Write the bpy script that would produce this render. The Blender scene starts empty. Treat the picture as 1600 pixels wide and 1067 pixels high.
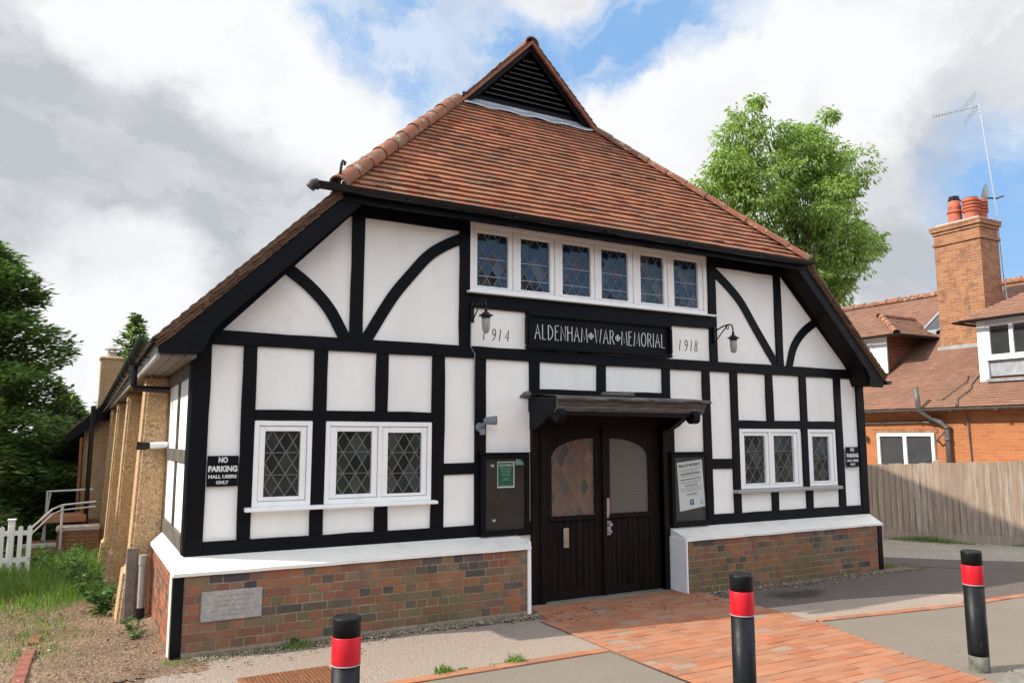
import bpy, bmesh, math, random
from mathutils import Vector, Matrix
random.seed(7)
R = math.radians
S = bpy.context.scene
# ---------------------------------------------------------------- camera
cd = bpy.data.cameras.new('camera'); cam = bpy.data.objects.new('camera', cd); S.collection.objects.link(cam)
PITCH, YAW = R(7.1), R(28.9)
cd.sensor_fit = 'HORIZONTAL'; cd.sensor_width = 36.0; cd.lens = 36.0 * 1206 / 1600
cd.clip_end = 3000; cd.clip_start = 0.05
cam.location = (-5.276, -7.4, 1.79)
fw = Vector((math.sin(YAW)*math.cos(PITCH), math.cos(YAW)*math.cos(PITCH), math.sin(PITCH)))
cam.rotation_euler = fw.to_track_quat('-Z', 'Y').to_euler()
S.camera = cam
# ---------------------------------------------------------------- light
SUN = Vector((-1.2, 0.31, 1.0)).normalized()
EL = math.asin(SUN.z); AZ = math.atan2(SUN.x, SUN.y)
sl = bpy.data.lights.new('sun', 'SUN'); sl.energy = 3.9; sl.angle = R(0.55); sl.color = (1.0, 0.91, 0.78)
so = bpy.data.objects.new('sun', sl); S.collection.objects.link(so)
so.rotation_euler = (-SUN).to_track_quat('-Z', 'Y').to_euler(); so.location = (-30, 10, 30)
S.view_settings.view_transform = 'Standard'; S.view_settings.look = 'None'
S.view_settings.exposure = 0.70; S.view_settings.gamma = 1.0
S.view_settings.use_curve_mapping = False

W = bpy.data.worlds.new('World'); S.world = W; W.use_nodes = True
nt = W.node_tree; nt.nodes.clear(); N = nt.nodes; LK = nt.links
def wn(t, **k):
    n = N.new(t)
    for a, v in k.items(): setattr(n, a, v)
    return n
def wmath(op, a, b=None, clamp=False):
    n = N.new('ShaderNodeMath'); n.operation = op; n.use_clamp = clamp
    for i, v in enumerate((a, b)):
        if v is None: continue
        if isinstance(v, (int, float)): n.inputs[i].default_value = v
        else: LK.new(v, n.inputs[i])
    return n.outputs[0]
def wmix(fac, a, b):
    n = N.new('ShaderNodeMix'); n.data_type = 'RGBA'
    for i, v in ((0, fac), (6, a), (7, b)):
        if isinstance(v, (int, float)): n.inputs[i].default_value = v
        elif isinstance(v, tuple): n.inputs[i].default_value = (*v, 1)
        else: LK.new(v, n.inputs[i])
    return n.outputs[2]
def wmul(v, c):
    n = N.new('ShaderNodeVectorMath'); n.operation = 'MULTIPLY'; LK.new(v, n.inputs[0]); n.inputs[1].default_value = c; return n.outputs[0]
tc = wn('ShaderNodeTexCoord')
sky = wn('ShaderNodeTexSky', sky_type='NISHITA', sun_disc=False)
sky.sun_elevation = EL; sky.sun_rotation = AZ; sky.air_density = 1.0; sky.dust_density = 0.6
def wnoise(scale, detail, rough=0.55, off=0.0, src=None, stretch=1.0):
    m = wn('ShaderNodeMapping'); m.inputs['Location'].default_value = (off, off*0.7, off*1.3); m.inputs['Scale'].default_value = (1, 1, stretch)
    LK.new(src or tc.outputs['Generated'], m.inputs[0])
    n = wn('ShaderNodeTexNoise'); n.inputs['Scale'].default_value = scale; n.inputs['Detail'].default_value = detail
    n.inputs['Roughness'].default_value = rough; LK.new(m.outputs[0], n.inputs[0]); return n
def warp(scale, amt, off):
    n1 = wnoise(scale, 7, 0.62, off)
    s = wn('ShaderNodeVectorMath', operation='SUBTRACT'); LK.new(n1.outputs['Color'], s.inputs[0]); s.inputs[1].default_value = (.5, .5, .5)
    s2 = wn('ShaderNodeVectorMath', operation='SCALE'); LK.new(s.outputs[0], s2.inputs[0]); s2.inputs['Scale'].default_value = amt
    s3 = wn('ShaderNodeVectorMath', operation='ADD'); LK.new(tc.outputs['Generated'], s3.inputs[0]); LK.new(s2.outputs[0], s3.inputs[1])
    s4 = wn('ShaderNodeVectorMath', operation='NORMALIZE'); LK.new(s3.outputs[0], s4.inputs[0]); return s4.outputs[0]
wv = warp(3.2, 0.30, 3.1)
def blob(c, r, soft=0.25):
    c = Vector(c).normalized()
    d = wn('ShaderNodeVectorMath', operation='DOT_PRODUCT'); LK.new(wv, d.inputs[0]); d.inputs[1].default_value = c
    m = wn('ShaderNodeMapRange', interpolation_type='SMOOTHSTEP'); LK.new(d.outputs['Value'], m.inputs[0])
    m.inputs[1].default_value = math.cos(R(r)); m.inputs[2].default_value = math.cos(R(r*soft)); return m.outputs[0]
def blobs(L):
    o = None
    for c, r, *s in L:
        b = blob(c, r, *s); o = b if o is None else wmath('MAXIMUM', o, b)
    return o
blue = blobs([((0.357,0.807,0.47),6.5,.5), ((0.43,0.785,0.45),6.5,.5), ((0.519,0.703,0.487),5,.5), ((0.574,0.653,0.50),5.5,.4), ((0.875,0.44,0.235),8,.4), ((0.843,0.494,0.215),3.5), ((0.253,0.832,0.50),4)])
dark = blobs([((-0.074,0.93,0.359),6), ((-0.03,0.957,0.288),7), ((0.06,0.964,0.26),9), ((0.145,0.963,0.235),8), ((0.19,0.943,0.275),6), ((-0.01,0.983,0.21),6), ((0.10,0.937,0.335),6), ((0.80,0.534,0.27),9), ((0.749,0.552,0.34),5)])
bright = blobs([((0.186,0.884,0.43),9), ((0.273,0.885,0.377),7), ((0.314,0.84,0.44),5), ((0.037,0.987,0.137),6), ((-0.025,0.993,0.105),6), ((0.047,0.888,0.458),6), ((0.635,0.669,0.387),12), ((0.558,0.719,0.414),9), ((0.746,0.531,0.403),7)])
# elsewhere in the sky: broken cloud by noise
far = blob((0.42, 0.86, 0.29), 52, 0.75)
cov = wnoise(1.7, 9, 0.6, 11.0, stretch=1.6)
covm = wn('ShaderNodeMapRange', interpolation_type='SMOOTHSTEP'); LK.new(cov.outputs[0], covm.inputs[0]); covm.inputs[1].default_value = 0.47; covm.inputs[2].default_value = 0.60
wis = wnoise(4.2, 10, 0.6, 21.0, src=wv, stretch=2.2)
wm_ = wn('ShaderNodeMapRange', interpolation_type='SMOOTHSTEP'); LK.new(wis.outputs[0], wm_.inputs[0]); wm_.inputs[1].default_value = 0.42; wm_.inputs[2].default_value = 0.58; wm_.inputs[3].default_value = 1.0; wm_.inputs[4].default_value = 0.45
cloud_in = wmath('SUBTRACT', 1.0, wmath('MULTIPLY', blue, wm_.outputs[0]))
opp = blobs([((.55,-.78,.34), 24, .5), ((.1,-.9,.5), 14, .4)])
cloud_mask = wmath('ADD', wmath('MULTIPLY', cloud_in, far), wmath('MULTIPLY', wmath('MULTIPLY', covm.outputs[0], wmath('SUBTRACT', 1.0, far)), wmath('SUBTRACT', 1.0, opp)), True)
fine = wnoise(5.0, 10, 0.6, 5.0, stretch=1.8)
fm = wn('ShaderNodeMapRange'); LK.new(fine.outputs[0], fm.inputs[0]); fm.inputs[1].default_value = 0.3; fm.inputs[2].default_value = 0.7
sh = wmath('ADD', wmath('MULTIPLY', fm.outputs[0], 0.42), 0.42)          # base whiteness .40-.75
bil = wnoise(7.5, 12, 0.58, 9.0, src=wv, stretch=1.5)
bm_ = wn('ShaderNodeMapRange', interpolation_type='SMOOTHSTEP'); LK.new(bil.outputs[0], bm_.inputs[0]); bm_.inputs[1].default_value = 0.45; bm_.inputs[2].default_value = 0.60
sh = wmath('ADD', sh, wmath('SUBTRACT', wmath('MULTIPLY', bm_.outputs[0], 0.26), 0.10))
sh = wmath('ADD', sh, wmath('MULTIPLY', bright, 0.45))
sh = wmath('SUBTRACT', sh, wmath('MULTIPLY', dark, wmath('SUBTRACT', 0.50, wmath('MULTIPLY', bright, 0.40))), True)
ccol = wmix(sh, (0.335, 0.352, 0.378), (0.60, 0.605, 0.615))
# clouds out of view are boosted and warmed to brighten the shaded front
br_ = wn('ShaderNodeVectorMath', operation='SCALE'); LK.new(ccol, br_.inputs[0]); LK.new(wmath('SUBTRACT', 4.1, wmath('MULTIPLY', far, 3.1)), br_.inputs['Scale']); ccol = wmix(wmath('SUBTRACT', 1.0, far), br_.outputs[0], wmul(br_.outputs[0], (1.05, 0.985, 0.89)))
skb = wn('ShaderNodeVectorMath', operation='SCALE'); LK.new(sky.outputs[0], skb.inputs[0]); skb.inputs['Scale'].default_value = 0.085
skl = wmix(0.75, skb.outputs[0], (0.19, 0.355, 0.61))
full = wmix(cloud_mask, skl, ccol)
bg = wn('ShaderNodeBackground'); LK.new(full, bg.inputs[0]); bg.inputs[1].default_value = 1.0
out = wn('ShaderNodeOutputWorld'); LK.new(bg.outputs[0], out.inputs[0])

# ================================================================ material helpers
class MT:
    def __init__(s, name):
        s.m = bpy.data.materials.new(name); s.m.use_nodes = True; s.t = s.m.node_tree
        s.b = s.t.nodes['Principled BSDF']; s._o = None
    def n(s, t, **k):
        x = s.t.nodes.new(t)
        for a, v in k.items(): setattr(x, a, v)
        return x
    def l(s, a, b): s.t.links.new(a, b)
    def put(s, v, sock):
        if isinstance(v, (int, float)): sock.default_value = v
        elif isinstance(v, tuple): sock.default_value = (*v, 1) if len(v) == 3 else v
        else: s.l(v, sock)
    def obj(s):
        if s._o is None: s._o = s.n('ShaderNodeTexCoord').outputs['Object']
        return s._o
    def mapc(s, sc=(1,1,1), loc=(0,0,0), rot=(0,0,0)):
        m = s.n('ShaderNodeMapping'); m.inputs['Scale'].default_value = sc; m.inputs['Location'].default_value = loc; m.inputs['Rotation'].default_value = rot
        s.l(s.obj(), m.inputs[0]); return m.outputs[0]
    def noise(s, scale, detail=4, rough=.55, vec=None, col=False):
        x = s.n('ShaderNodeTexNoise'); x.inputs['Scale'].default_value = scale; x.inputs['Detail'].default_value = detail; x.inputs['Roughness'].default_value = rough
        s.l(vec or s.obj(), x.inputs[0]); return x.outputs[1 if col else 0]
    def rng(s, v, a, b, c=0., d=1., sm=False):
        x = s.n('ShaderNodeMapRange'); s.l(v, x.inputs[0])
        if sm: x.interpolation_type = 'SMOOTHSTEP'
        for i, q in enumerate((a, b, c, d)): x.inputs[i+1].default_value = q
        return x.outputs[0]
    def math(s, op, a, b=0., clamp=False):
        x = s.n('ShaderNodeMath', operation=op, use_clamp=clamp); s.put(a, x.inputs[0]); s.put(b, x.inputs[1]); return x.outputs[0]
    def mix(s, f, a, b, mode='MIX'):
        x = s.n('ShaderNodeMix', data_type='RGBA', blend_type=mode); s.put(f, x.inputs[0]); s.put(a, x.inputs[6]); s.put(b, x.inputs[7]); return x.outputs[2]
    def ramp(s, v, stops, const=False):
        x = s.n('ShaderNodeValToRGB'); e = x.color_ramp.elements
        if const: x.color_ramp.interpolation = 'CONSTANT'
        while len(e) < len(stops): e.new(0.5)
        for i, (p, c) in enumerate(stops): e[i].position = p; e[i].color = (*c, 1)
        s.l(v, x.inputs[0]); return x.outputs[0]
    def island(s): return s.n('ShaderNodeNewGeometry').outputs['Random Per Island']
    def sep(s, v=None):
        x = s.n('ShaderNodeSeparateXYZ'); s.l(v or s.obj(), x.inputs[0]); return x.outputs
    def bump(s, h, st=.3, dist=.01, prev=None):
        x = s.n('ShaderNodeBump'); x.inputs['Strength'].default_value = st; x.inputs['Distance'].default_value = dist; s.l(h, x.inputs['Height'])
        if prev: s.l(prev, x.inputs['Normal'])
        s.l(x.outputs[0], s.b.inputs['Normal']); return x.outputs[0]
    def done(s, col, rough=.8, spec=.5, metal=0.):
        s.put(col, s.b.inputs['Base Color']); s.put(rough, s.b.inputs['Roughness'])
        s.b.inputs['Specular IOR Level'].default_value = spec; s.b.inputs['Metallic'].default_value = metal
        return s.m
def simple(name, col, rough=.6, spec=.5, metal=0., var=.12, scale=6., bump=.1, bs=60., bd=.003):
    t = MT(name)
    n = t.rng(t.noise(scale, 6, .6), .3, .7, 1-var, 1+var)
    c = t.mix(1.0, col, n, 'MULTIPLY')
    if bump: t.bump(t.noise(bs, 4), bump, bd)
    return t.done(c, rough, spec, metal)

M = {}
# white painted render / timber
t = MT('white_plaster')
st = t.rng(t.noise(2.2, 8, .65, t.mapc((1, 1, .35))), .42, .72, 0, 1)
c = t.mix(t.math('MULTIPLY', st, .35), (.89, .87, .825), (.66, .635, .58))
sp = t.rng(t.noise(14, 6, .7), .62, .75, 0, 1)
c = t.mix(t.math('MULTIPLY', sp, .25), c, (.5, .48, .43))
dk = t.rng(t.noise(5.5, 8, .7, t.mapc((2.2, 1, .28), (3, 0, 1))), .60, .74, 0, .16); c = t.mix(dk, c, (.44, .41, .36))
vv = t.n('ShaderNodeTexVoronoi', feature='DISTANCE_TO_EDGE'); vv.inputs['Scale'].default_value = 1.7
wv_ = t.n('ShaderNodeVectorMath', operation='ADD'); t.l(t.obj(), wv_.inputs[0]); t.l(t.noise(3.0, 8, .7, col=True), wv_.inputs[1]); t.l(wv_.outputs[0], vv.inputs[0])
cm = t.math('MULTIPLY', t.rng(vv.outputs[0], .0, .006, 1, 0), t.rng(t.noise(.9, 3), .54, .62, 0, .55)); c = t.mix(cm, c, (.25, .23, .2))
t.bump(t.noise(9, 8, .6), .35, .012)
M['plaster'] = t.done(c, .85, .3)
def white_paint(name, a, b, dirt=.5):
    t = MT(name)
    st = t.rng(t.noise(5, 8, .7), .52, .72, 0, 1)
    c = t.mix(t.math('MULTIPLY', st, dirt), a, b)
    t.bump(t.noise(30, 5), .25, .003)
    return t.done(c, .45, .4)
M['white'] = white_paint('white_gloss_paint', (.88, .87, .85), (.60, .56, .50), .3)
M['coping'] = white_paint('white_coping_paint', (.80, .77, .70), (.52, .46, .37), .4)
M['sillgrey'] = white_paint('weathered_grey_sill', (.36, .35, .33), (.2, .19, .17), .7)
t = MT('black_timber_paint')
wear = t.rng(t.noise(18, 8, .75), .68, .76, 0, 1)
c = t.mix(t.math('MULTIPLY', wear, .35), (.0035, .004, .006), (.06, .055, .045))
g = t.noise(11, 6, .6, t.mapc((1, 1, 3)))
t.bump(g, .4, .008)
M['black'] = t.done(c, t.rng(g, .3, .7, .38, .62), .13)
t = MT('brown_black_door_timber')
c = t.mix(t.rng(t.noise(3, 6, .7, t.mapc((6, 1, .7))), .35, .75), (.0035, .003, .003), (.017, .009, .006))
t.bump(t.noise(14, 6, .6, t.mapc((8, 1, .6))), .35, .004)
M['door'] = t.done(c, .5, .12)
t = MT('weathered_side_timber')
c = t.mix(t.rng(t.noise(6, 6, .7), .35, .7), (.05, .045, .04), (.16, .13, .10))
t.bump(t.noise(24, 5), .4, .005); M['sidetimber'] = t.done(c, .75)
# bricks as islands
def brick_islands(name, stops, moss=True):
    t = MT(name); i = t.island()
    c = t.ramp(i, stops, True)
    n = t.noise(16, 7, .7); c = t.mix(t.rng(n, .35, .7, .0, .42), c, (.15, .10, .07)); c = t.mix(t.rng(t.noise(2.5, 7, .7), .5, .68, 0, .4), c, (.22,.175,.13))
    if moss:
        z = t.sep()[2]
        mm = t.math('MULTIPLY', t.rng(t.noise(1.1, 6, .65), .42, .62, 0, 1), t.rng(z, .0, .66, .75, .12))
        c = t.mix(mm, c, (.105, .098, .042))
    t.bump(t.noise(60, 5), .5, .004); return t.done(c, .88, .25)
BR = [(0, (.31,.105,.06)), (.16, (.25,.09,.06)), (.30, (.21,.10,.07)), (.42, (.34,.13,.065)), (.54, (.11,.08,.075)), (.63, (.17,.125,.075)), (.76, (.23,.15,.085)), (.90, (.06,.055,.06)), (.95, (.36,.14,.08))]
M['brick'] = brick_islands('multi_stock_brick', BR)
M['brick_side'] = brick_islands('red_side_brick', [(0, (.34,.11,.05)), (.4, (.28,.09,.045)), (.75, (.16,.08,.05)), (.9, (.08,.06,.05))], False)
t = MT('lime_mortar')
c = t.mix(t.rng(t.noise(9, 7, .7), .35, .7), (.33, .27, .195), (.18, .145, .10)); t.bump(t.noise(80, 4), .6, .004)
M['mortar'] = t.done(c, .95, .2)
M['stone'] = simple('worn_pale_stone', (.36, .335, .31), .9, .2, 0, .22, 25, .5, 60, .006)
t = MT('black_corner_board'); M['blackboard'] = t.done((.004, .005, .006), .3, .2)
# roof tiles
def tiles(name, stops, lichen=.5):
    t = MT(name); c = t.ramp(t.island(), stops)
    n = t.noise(1.3, 7, .65); c = t.mix(t.rng(n, .42, .66, 0, .45), c, (.13, .075, .045)); c = t.mix(t.rng(t.noise(5, 7, .7), .5, .66, 0, .35), c, (.19, .12, .07))
    l = t.rng(t.noise(13, 7, .75), .595, .66, 0, lichen); c = t.mix(l, c, (.33, .29, .22))
    t.bump(t.noise(50, 5), .5, .005); return t.done(c, .88, .25)
M['tile'] = tiles('clay_roof_tiles', [(0, (.19,.07,.042)), (.3, (.29,.105,.055)), (.6, (.36,.14,.072)), (.85, (.29,.13,.075)), (1, (.17,.095,.062))], .5)
M['tile_mossy'] = tiles('mossy_clay_roof_tiles', [(0, (.09,.05,.035)), (.4, (.15,.075,.045)), (.8, (.11,.075,.045)), (1, (.07,.05,.035))], .4)
t = MT('lichened_ridge_tiles'); c = t.ramp(t.island(), [(0, (.29,.095,.052)), (.5, (.23,.095,.058)), (1, (.17,.09,.065))])
c = t.mix(t.rng(t.noise(3.0, 8, .7), .50, .62, 0, .75), c, (.17,.115,.075)); c = t.mix(t.rng(t.noise(9, 8, .75), .55, .62, 0, .8), c, (.44,.39,.29))
t.bump(t.noise(40, 6), .6, .008); M['ridge'] = t.done(c, .9, .2)
M['verge'] = simple('terracotta_verge', (.26, .10, .055), .8, .3, 0, .3, 9)
M['lead'] = simple('lead_flashing', (.33, .345, .37), .5, .5, .35, .2, 7, .3, 20, .01)
t = MT('grey_weathered_wood')
g = t.noise(4, 8, .7, t.mapc((1.2, 8, 14))); c = t.mix(t.rng(g, .3, .66), (.025, .023, .022), (.19, .175, .16)); t.bump(g, .6, .006)
M['greywood'] = t.done(c, .8, .3)
# glass
def glass(name, col, rough=.05, spec=.8, isl=None):
    t = MT(name)
    c = t.ramp(t.island(), isl, True) if isl else t.mix(t.rng(t.noise(3, 3), .3, .7), col, tuple(x*1.5 for x in col))
    t.bump(t.noise(7, 3), .06, .01)
    return t.done(c, rough, spec)
M['glass_low'] = glass('dark_leaded_glass', (.012,.014,.013), .06, .45, [(0, (.020,.026,.022)), (.4, (.032,.038,.032)), (.7, (.014,.018,.017)), (.9, (.055,.062,.054))])
M['glass_up'] = glass('sky_tinted_leaded_glass', (.01,.015,.025), .05, .9, [(0, (.012,.026,.055)), (.45, (.01,.016,.02)), (.62, (.055,.02,.018)), (.70, (.02,.035,.03)), (.78, (.014,.03,.065)), (.92, (.07,.075,.085))])  # blue of the reflected sky is put into the quarry colours
M['glass_door'] = glass('door_leaded_glass', (.02,.02,.018), .07, .9, [(0, (.15,.085,.062)), (.42, (.12,.088,.07)), (.62, (.07,.068,.06)), (.76, (.16,.095,.07)), (.92, (.03,.035,.03))])  # orange reflection of the brick house is put into the quarry colours
t = MT('obscured_wired_glass'); v = t.n('ShaderNodeTexVoronoi'); v.inputs['Scale'].default_value = 60; t.l(t.obj(), v.inputs[0]); t.bump(v.outputs[0], .6, .004)
M['glass_obs'] = t.done((.11, .10, .08), .3, .5)
M['glass_pane'] = glass('house_window_glass', (.03,.033,.035), .04, .8)
t = MT('clear_cover_glass'); gl = t.n('ShaderNodeBsdfGlossy'); gl.inputs['Roughness'].default_value = .04; tr = t.n('ShaderNodeBsdfTransparent'); tr.inputs[0].default_value = (.86,.88,.86,1)
fr = t.n('ShaderNodeFresnel'); fr.inputs[0].default_value = 1.5; mx = t.n('ShaderNodeMixShader'); t.l(t.math('MULTIPLY', fr.outputs[0], .3), mx.inputs[0]); t.l(tr.outputs[0], mx.inputs[1]); t.l(gl.outputs[0], mx.inputs[2]); t.l(mx.outputs[0], t.t.nodes['Material Output'].inputs[0]); M['clearglass'] = t.m
M['came'] = simple('lead_came', (.15, .15, .145), .55, .5, .2, .2, 20, 0)
M['came_light'] = simple('pale_saddle_bar', (.33, .37, .42), .5, .5, .1, .1, 20, 0)
M['iron'] = simple('black_cast_iron', (.007, .007, .008), .45, .3, 0, .3, 20, .3, 60, .004)
M['soffitwood'] = simple('grey_brown_boards', (.19,.165,.14), .7, .3, 0, .3, 8, .2)
M['louvre'] = simple('weathered_louvre_slat', (.045, .04, .036), .7, .3, 0, .4, 12, .3)
M['gutter'] = simple('black_gutter', (.007, .0075, .009), .35, .35, 0, .3, 5, .1)
M['chrome'] = simple('tarnished_steel', (.45, .40, .34), .35, .5, .7, .2, 15, .1)
M['lampglass'] = simple('dusty_lamp_glass', (.30, .29, .26), .15, .6, 0, .3, 25, .1)
M['letter'] = simple('white_lettering_paint', (.66, .66, .64), .6, .4, 0, .15, 40, 0)
M['ink'] = simple('dark_cut_lettering', (.06, .055, .05), .8, .3, 0, .2, 40, 0)
M['signblack'] = simple('black_sign_board', (.003, .003, .004), .5, .15, 0, .3, 10, .15)
# ground
def gravel(name, a, b, c3, scale=45, bumpd=.012, big=.6):
    t = MT(name)
    v = t.n('ShaderNodeTexVoronoi'); v.inputs['Scale'].default_value = scale; t.l(t.obj(), v.inputs[0])
    col = t.mix(t.rng(t.sep(v.outputs['Color'])[0], 0, 1), a, b)
    col = t.mix(t.rng(t.noise(big, 8, .65), .45, .62, 0, .8), col, c3)
    col = t.mix(t.rng(t.noise(140, 3, .6), .58, .7, 0, .5), col, tuple(x*.35 for x in c3))
    ve = t.n('ShaderNodeTexVoronoi', feature='DISTANCE_TO_EDGE'); ve.inputs['Scale'].default_value = 1.1
    wa = t.n('ShaderNodeVectorMath', operation='ADD'); t.l(t.obj(), wa.inputs[0]); t.l(t.noise(2.5, 8, .7, col=True), wa.inputs[1]); t.l(wa.outputs[0], ve.inputs[0])
    ck = t.math('MULTIPLY', t.rng(ve.outputs[0], .0, .008, 1, 0), t.rng(t.noise(.8, 3), .50, .58, 0, .55)); col = t.mix(ck, col, tuple(x*.3 for x in c3))
    sp = t.rng(t.noise(4.5, 6, .6), .66, .72, 0, .35); col = t.mix(sp, col, tuple(x*.55 for x in c3))
    col = t.mix(t.rng(t.noise(.35, 5, .6), .35, .65, 0, .3), col, tuple(x*1.25 for x in a))
    t.bump(t.math('ADD', v.outputs[0], t.noise(25, 6)), .7, bumpd); return t.done(col, .95, .2)
M['dirt'] = gravel('dirt_and_gravel', (.27,.185,.12), (.13,.088,.06), (.10,.064,.04), 48, .02, .9)
M['tarmac'] = gravel('gravelly_tarmac', (.35,.285,.235), (.22,.18,.15), (.27,.215,.175), 95, .010, .7)
M['tarmac_dark'] = gravel('old_dark_tarmac', (.14,.115,.105), (.085,.07,.068), (.085,.07,.064), 70, .008, .7)
t = MT('damp_dark_tarmac')
v = t.n('ShaderNodeTexVoronoi'); v.inputs['Scale'].default_value = 70; t.l(t.obj(), v.inputs[0])
c = t.mix(t.rng(t.sep(v.outputs['Color'])[0], 0, 1), (.15,.12,.105), (.09,.072,.065)); c = t.mix(t.rng(t.noise(.7, 8, .65), .45, .62, 0, .8), c, (.12,.096,.084))
dst = t.n('ShaderNodeVectorMath', operation='LENGTH'); t.l(t.mapc((1.5, 3.2, 0), (-3.1, 3.0, 0)), dst.inputs[0])
c = t.mix(t.rng(t.math('ADD', dst.outputs['Value'], t.noise(3.5, 7, .7)), .85, 1.35, .85, 0, True), c, (.04,.03,.026))
t.bump(t.math('ADD', v.outputs[0], t.noise(25, 6)), .7, .008); M['tarmac_stained'] = t.done(c, .95, .2)
M['asphalt'] = gravel('footway_asphalt', (.205,.178,.145), (.15,.13,.108), (.168,.145,.12), 120, .003, .5)
M['litter'] = gravel('leaf_litter_and_grit', (.15,.11,.07), (.05,.04,.025), (.08,.07,.03), 55, .02, 2.)
M['gravel'] = gravel('pale_drive_gravel', (.36,.32,.27), (.20,.18,.15), (.24,.205,.165), 34, .02, .8)
t = MT('paver_clay')
c = t.ramp(t.island(), [(0, (.34,.125,.062)), (.25, (.38,.15,.075)), (.5, (.31,.11,.055)), (.72, (.37,.165,.095)), (.9, (.27,.125,.08)), (.96, (.27,.215,.165))], True)
c = t.mix(t.rng(t.noise(2.2, 7, .65), .40, .66, .1, .65), c, (.29,.175,.115)); c = t.mix(t.rng(t.noise(12, 7, .75), .52, .7, 0, .5), c, (.24,.15,.10)); t.bump(t.noise(90, 4), .5, .003); M['paver'] = t.done(c, .9, .2)
M['jointsand'] = gravel('jointing_sand', (.22,.13,.085), (.14,.09,.06), (.17,.10,.07), 120, .003, 1.5)
M['kerb'] = simple('concrete_kerb', (.19, .18, .155), .9, .2, 0, .2, 14, .5, 60, .006)
M['wall_orange'] = None
def brickwall(name, a, b, mort, bw=.225, bh=.075, axis='yz', dark=None):
    t = MT(name)
    s = t.sep(); cb = t.n('ShaderNodeCombineXYZ')
    if axis == 'box':
        nn = t.sep(t.n('ShaderNodeNewGeometry').outputs['Normal'])
        f = t.math('GREATER_THAN', t.math('ABSOLUTE', nn[0]), .5)
        u = t.math('ADD', t.math('MULTIPLY', s[1], f), t.math('MULTIPLY', s[0], t.math('SUBTRACT', 1., f)))
        t.l(u, cb.inputs[0])
    else: t.l(s[1] if axis == 'yz' else s[0], cb.inputs[0])
    t.l(s[2], cb.inputs[1])
    x = t.n('ShaderNodeTexBrick'); t.l(cb.outputs[0], x.inputs[0]); x.inputs['Scale'].default_value = 1.0
    x.inputs['Brick Width'].default_value = bw; x.inputs['Row Height'].default_value = bh; x.inputs['Mortar Size'].default_value = .006
    x.inputs['Color1'].default_value = (*a, 1); x.inputs['Color2'].default_value = (*b, 1); x.inputs['Mortar'].default_value = (*mort, 1)
    c = x.outputs[0]
    if dark: c = t.mix(t.rng(t.noise(3.0, 8, .75), .50, .64, 0, .75), c, dark)
    n = t.noise(30, 6, .65); c = t.mix(t.rng(n, .35, .7, 0, .25), c, tuple(q*.5 for q in a))
    t.bump(t.math('SUBTRACT', t.math('MULTIPLY', n, .3), x.outputs[1]), .5, .006); return t.done(c, .88, .25)
M['brick_house'] = brickwall('orange_house_brick', (.45,.17,.065), (.36,.125,.05), (.38,.23,.14), axis='box')
M['brick_chim'] = brickwall('yellow_red_chimney_brick', (.38,.18,.085), (.27,.11,.06), (.36,.28,.19), axis='box', dark=(.12,.07,.05))
M['brick_far'] = brickwall('plain_red_brick', (.22,.09,.05), (.16,.07,.04), (.25,.2,.15), axis='box')
t = MT('pebbledash')
v = t.n('ShaderNodeTexVoronoi'); v.inputs['Scale'].default_value = 75; t.l(t.obj(), v.inputs[0])
c = t.ramp(t.sep(v.outputs['Color'])[0], [(0, (.24,.16,.09)), (.35, (.43,.29,.16)), (.75, (.53,.37,.21)), (1, (.66,.52,.35))])
c = t.mix(t.rng(t.noise(1.4, 7, .65), .45, .68, 0, .5), c, (.42,.22,.09)); t.bump(v.outputs[0], .7, .010); M['pebble'] = t.done(c, .92, .2)
t = MT('weathered_fence_boards')
g = t.noise(3.2, 8, .72, t.mapc((11, 11, .55))); c = t.mix(t.rng(g, .36, .66), (.55,.455,.365), (.22,.155,.115))
c = t.mix(t.rng(t.island(), 0, 1, 0, .65), c, (.33,.24,.175)); t.bump(g, .6, .010); M['fence'] = t.done(c, .85, .25)
M['whiteplastic'] = simple('white_upvc', (.8, .8, .79), .35, .5, 0, .04, 6, 0)
t = MT('red_reflective_band'); c = t.mix(t.rng(t.noise(9, 8, .75), .55, .7, 0, .4), (.58, .008, .02), (.30, .015, .02)); c = t.mix(t.rng(t.noise(38, 5, .7), .68, .73, 0, .7), c, (.35,.25,.22))
t.bump(t.noise(12, 5), .15, .004); M['red'] = t.done(c, t.rng(t.noise(7, 6, .7), .3, .7, .3, .55), .4)
t = MT('scuffed_black_bollard')
c = t.mix(t.rng(t.noise(16, 9, .8), .60, .70, 0, .55), (.006, .007, .009), (.075, .075, .07)); c = t.mix(t.rng(t.noise(55, 4, .6), .70, .74, 0, .9), c, (.22,.22,.21))
t.bump(t.noise(40, 5), .2, .004); M['bollard'] = t.done(c, t.rng(t.noise(7, 6, .7), .3, .7, .35, .6), .22)
M['bollard_dust'] = simple('dusty_bollard_foot', (.12, .115, .10), .8, .3, 0, .5, 14, .2)
M['rust'] = simple('rusty_iron_cover', (.22, .095, .045), .8, .4, .2, .35, 30, .3)
M['rail'] = simple('pale_grey_rail', (.42, .44, .46), .45, .5, .1, .1, 20, .05)
M['terracotta'] = simple('terracotta_pot', (.42, .12, .07), .75, .3, 0, .25, 6, .2)
M['alu'] = simple('aluminium', (.42, .43, .45), .35, .5, .8, .1, 20, 0)
M['dish'] = simple('grey_dish', (.30, .34, .36), .45, .4, 0, .1, 10, 0)
M['greyplastic'] = simple('grey_fitting', (.20, .215, .24), .45, .5, 0, .12, 10, .05)
M['browntile'] = brickwall('hung_brown_tiles', (.23,.10,.06), (.17,.075,.045), (.06,.03,.02), .17, .10, 'box')
M['soil_pipe'] = simple('dark_grey_soil_pipe', (.09, .085, .08), .45, .5, 0, .3, 6, .1)
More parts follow.
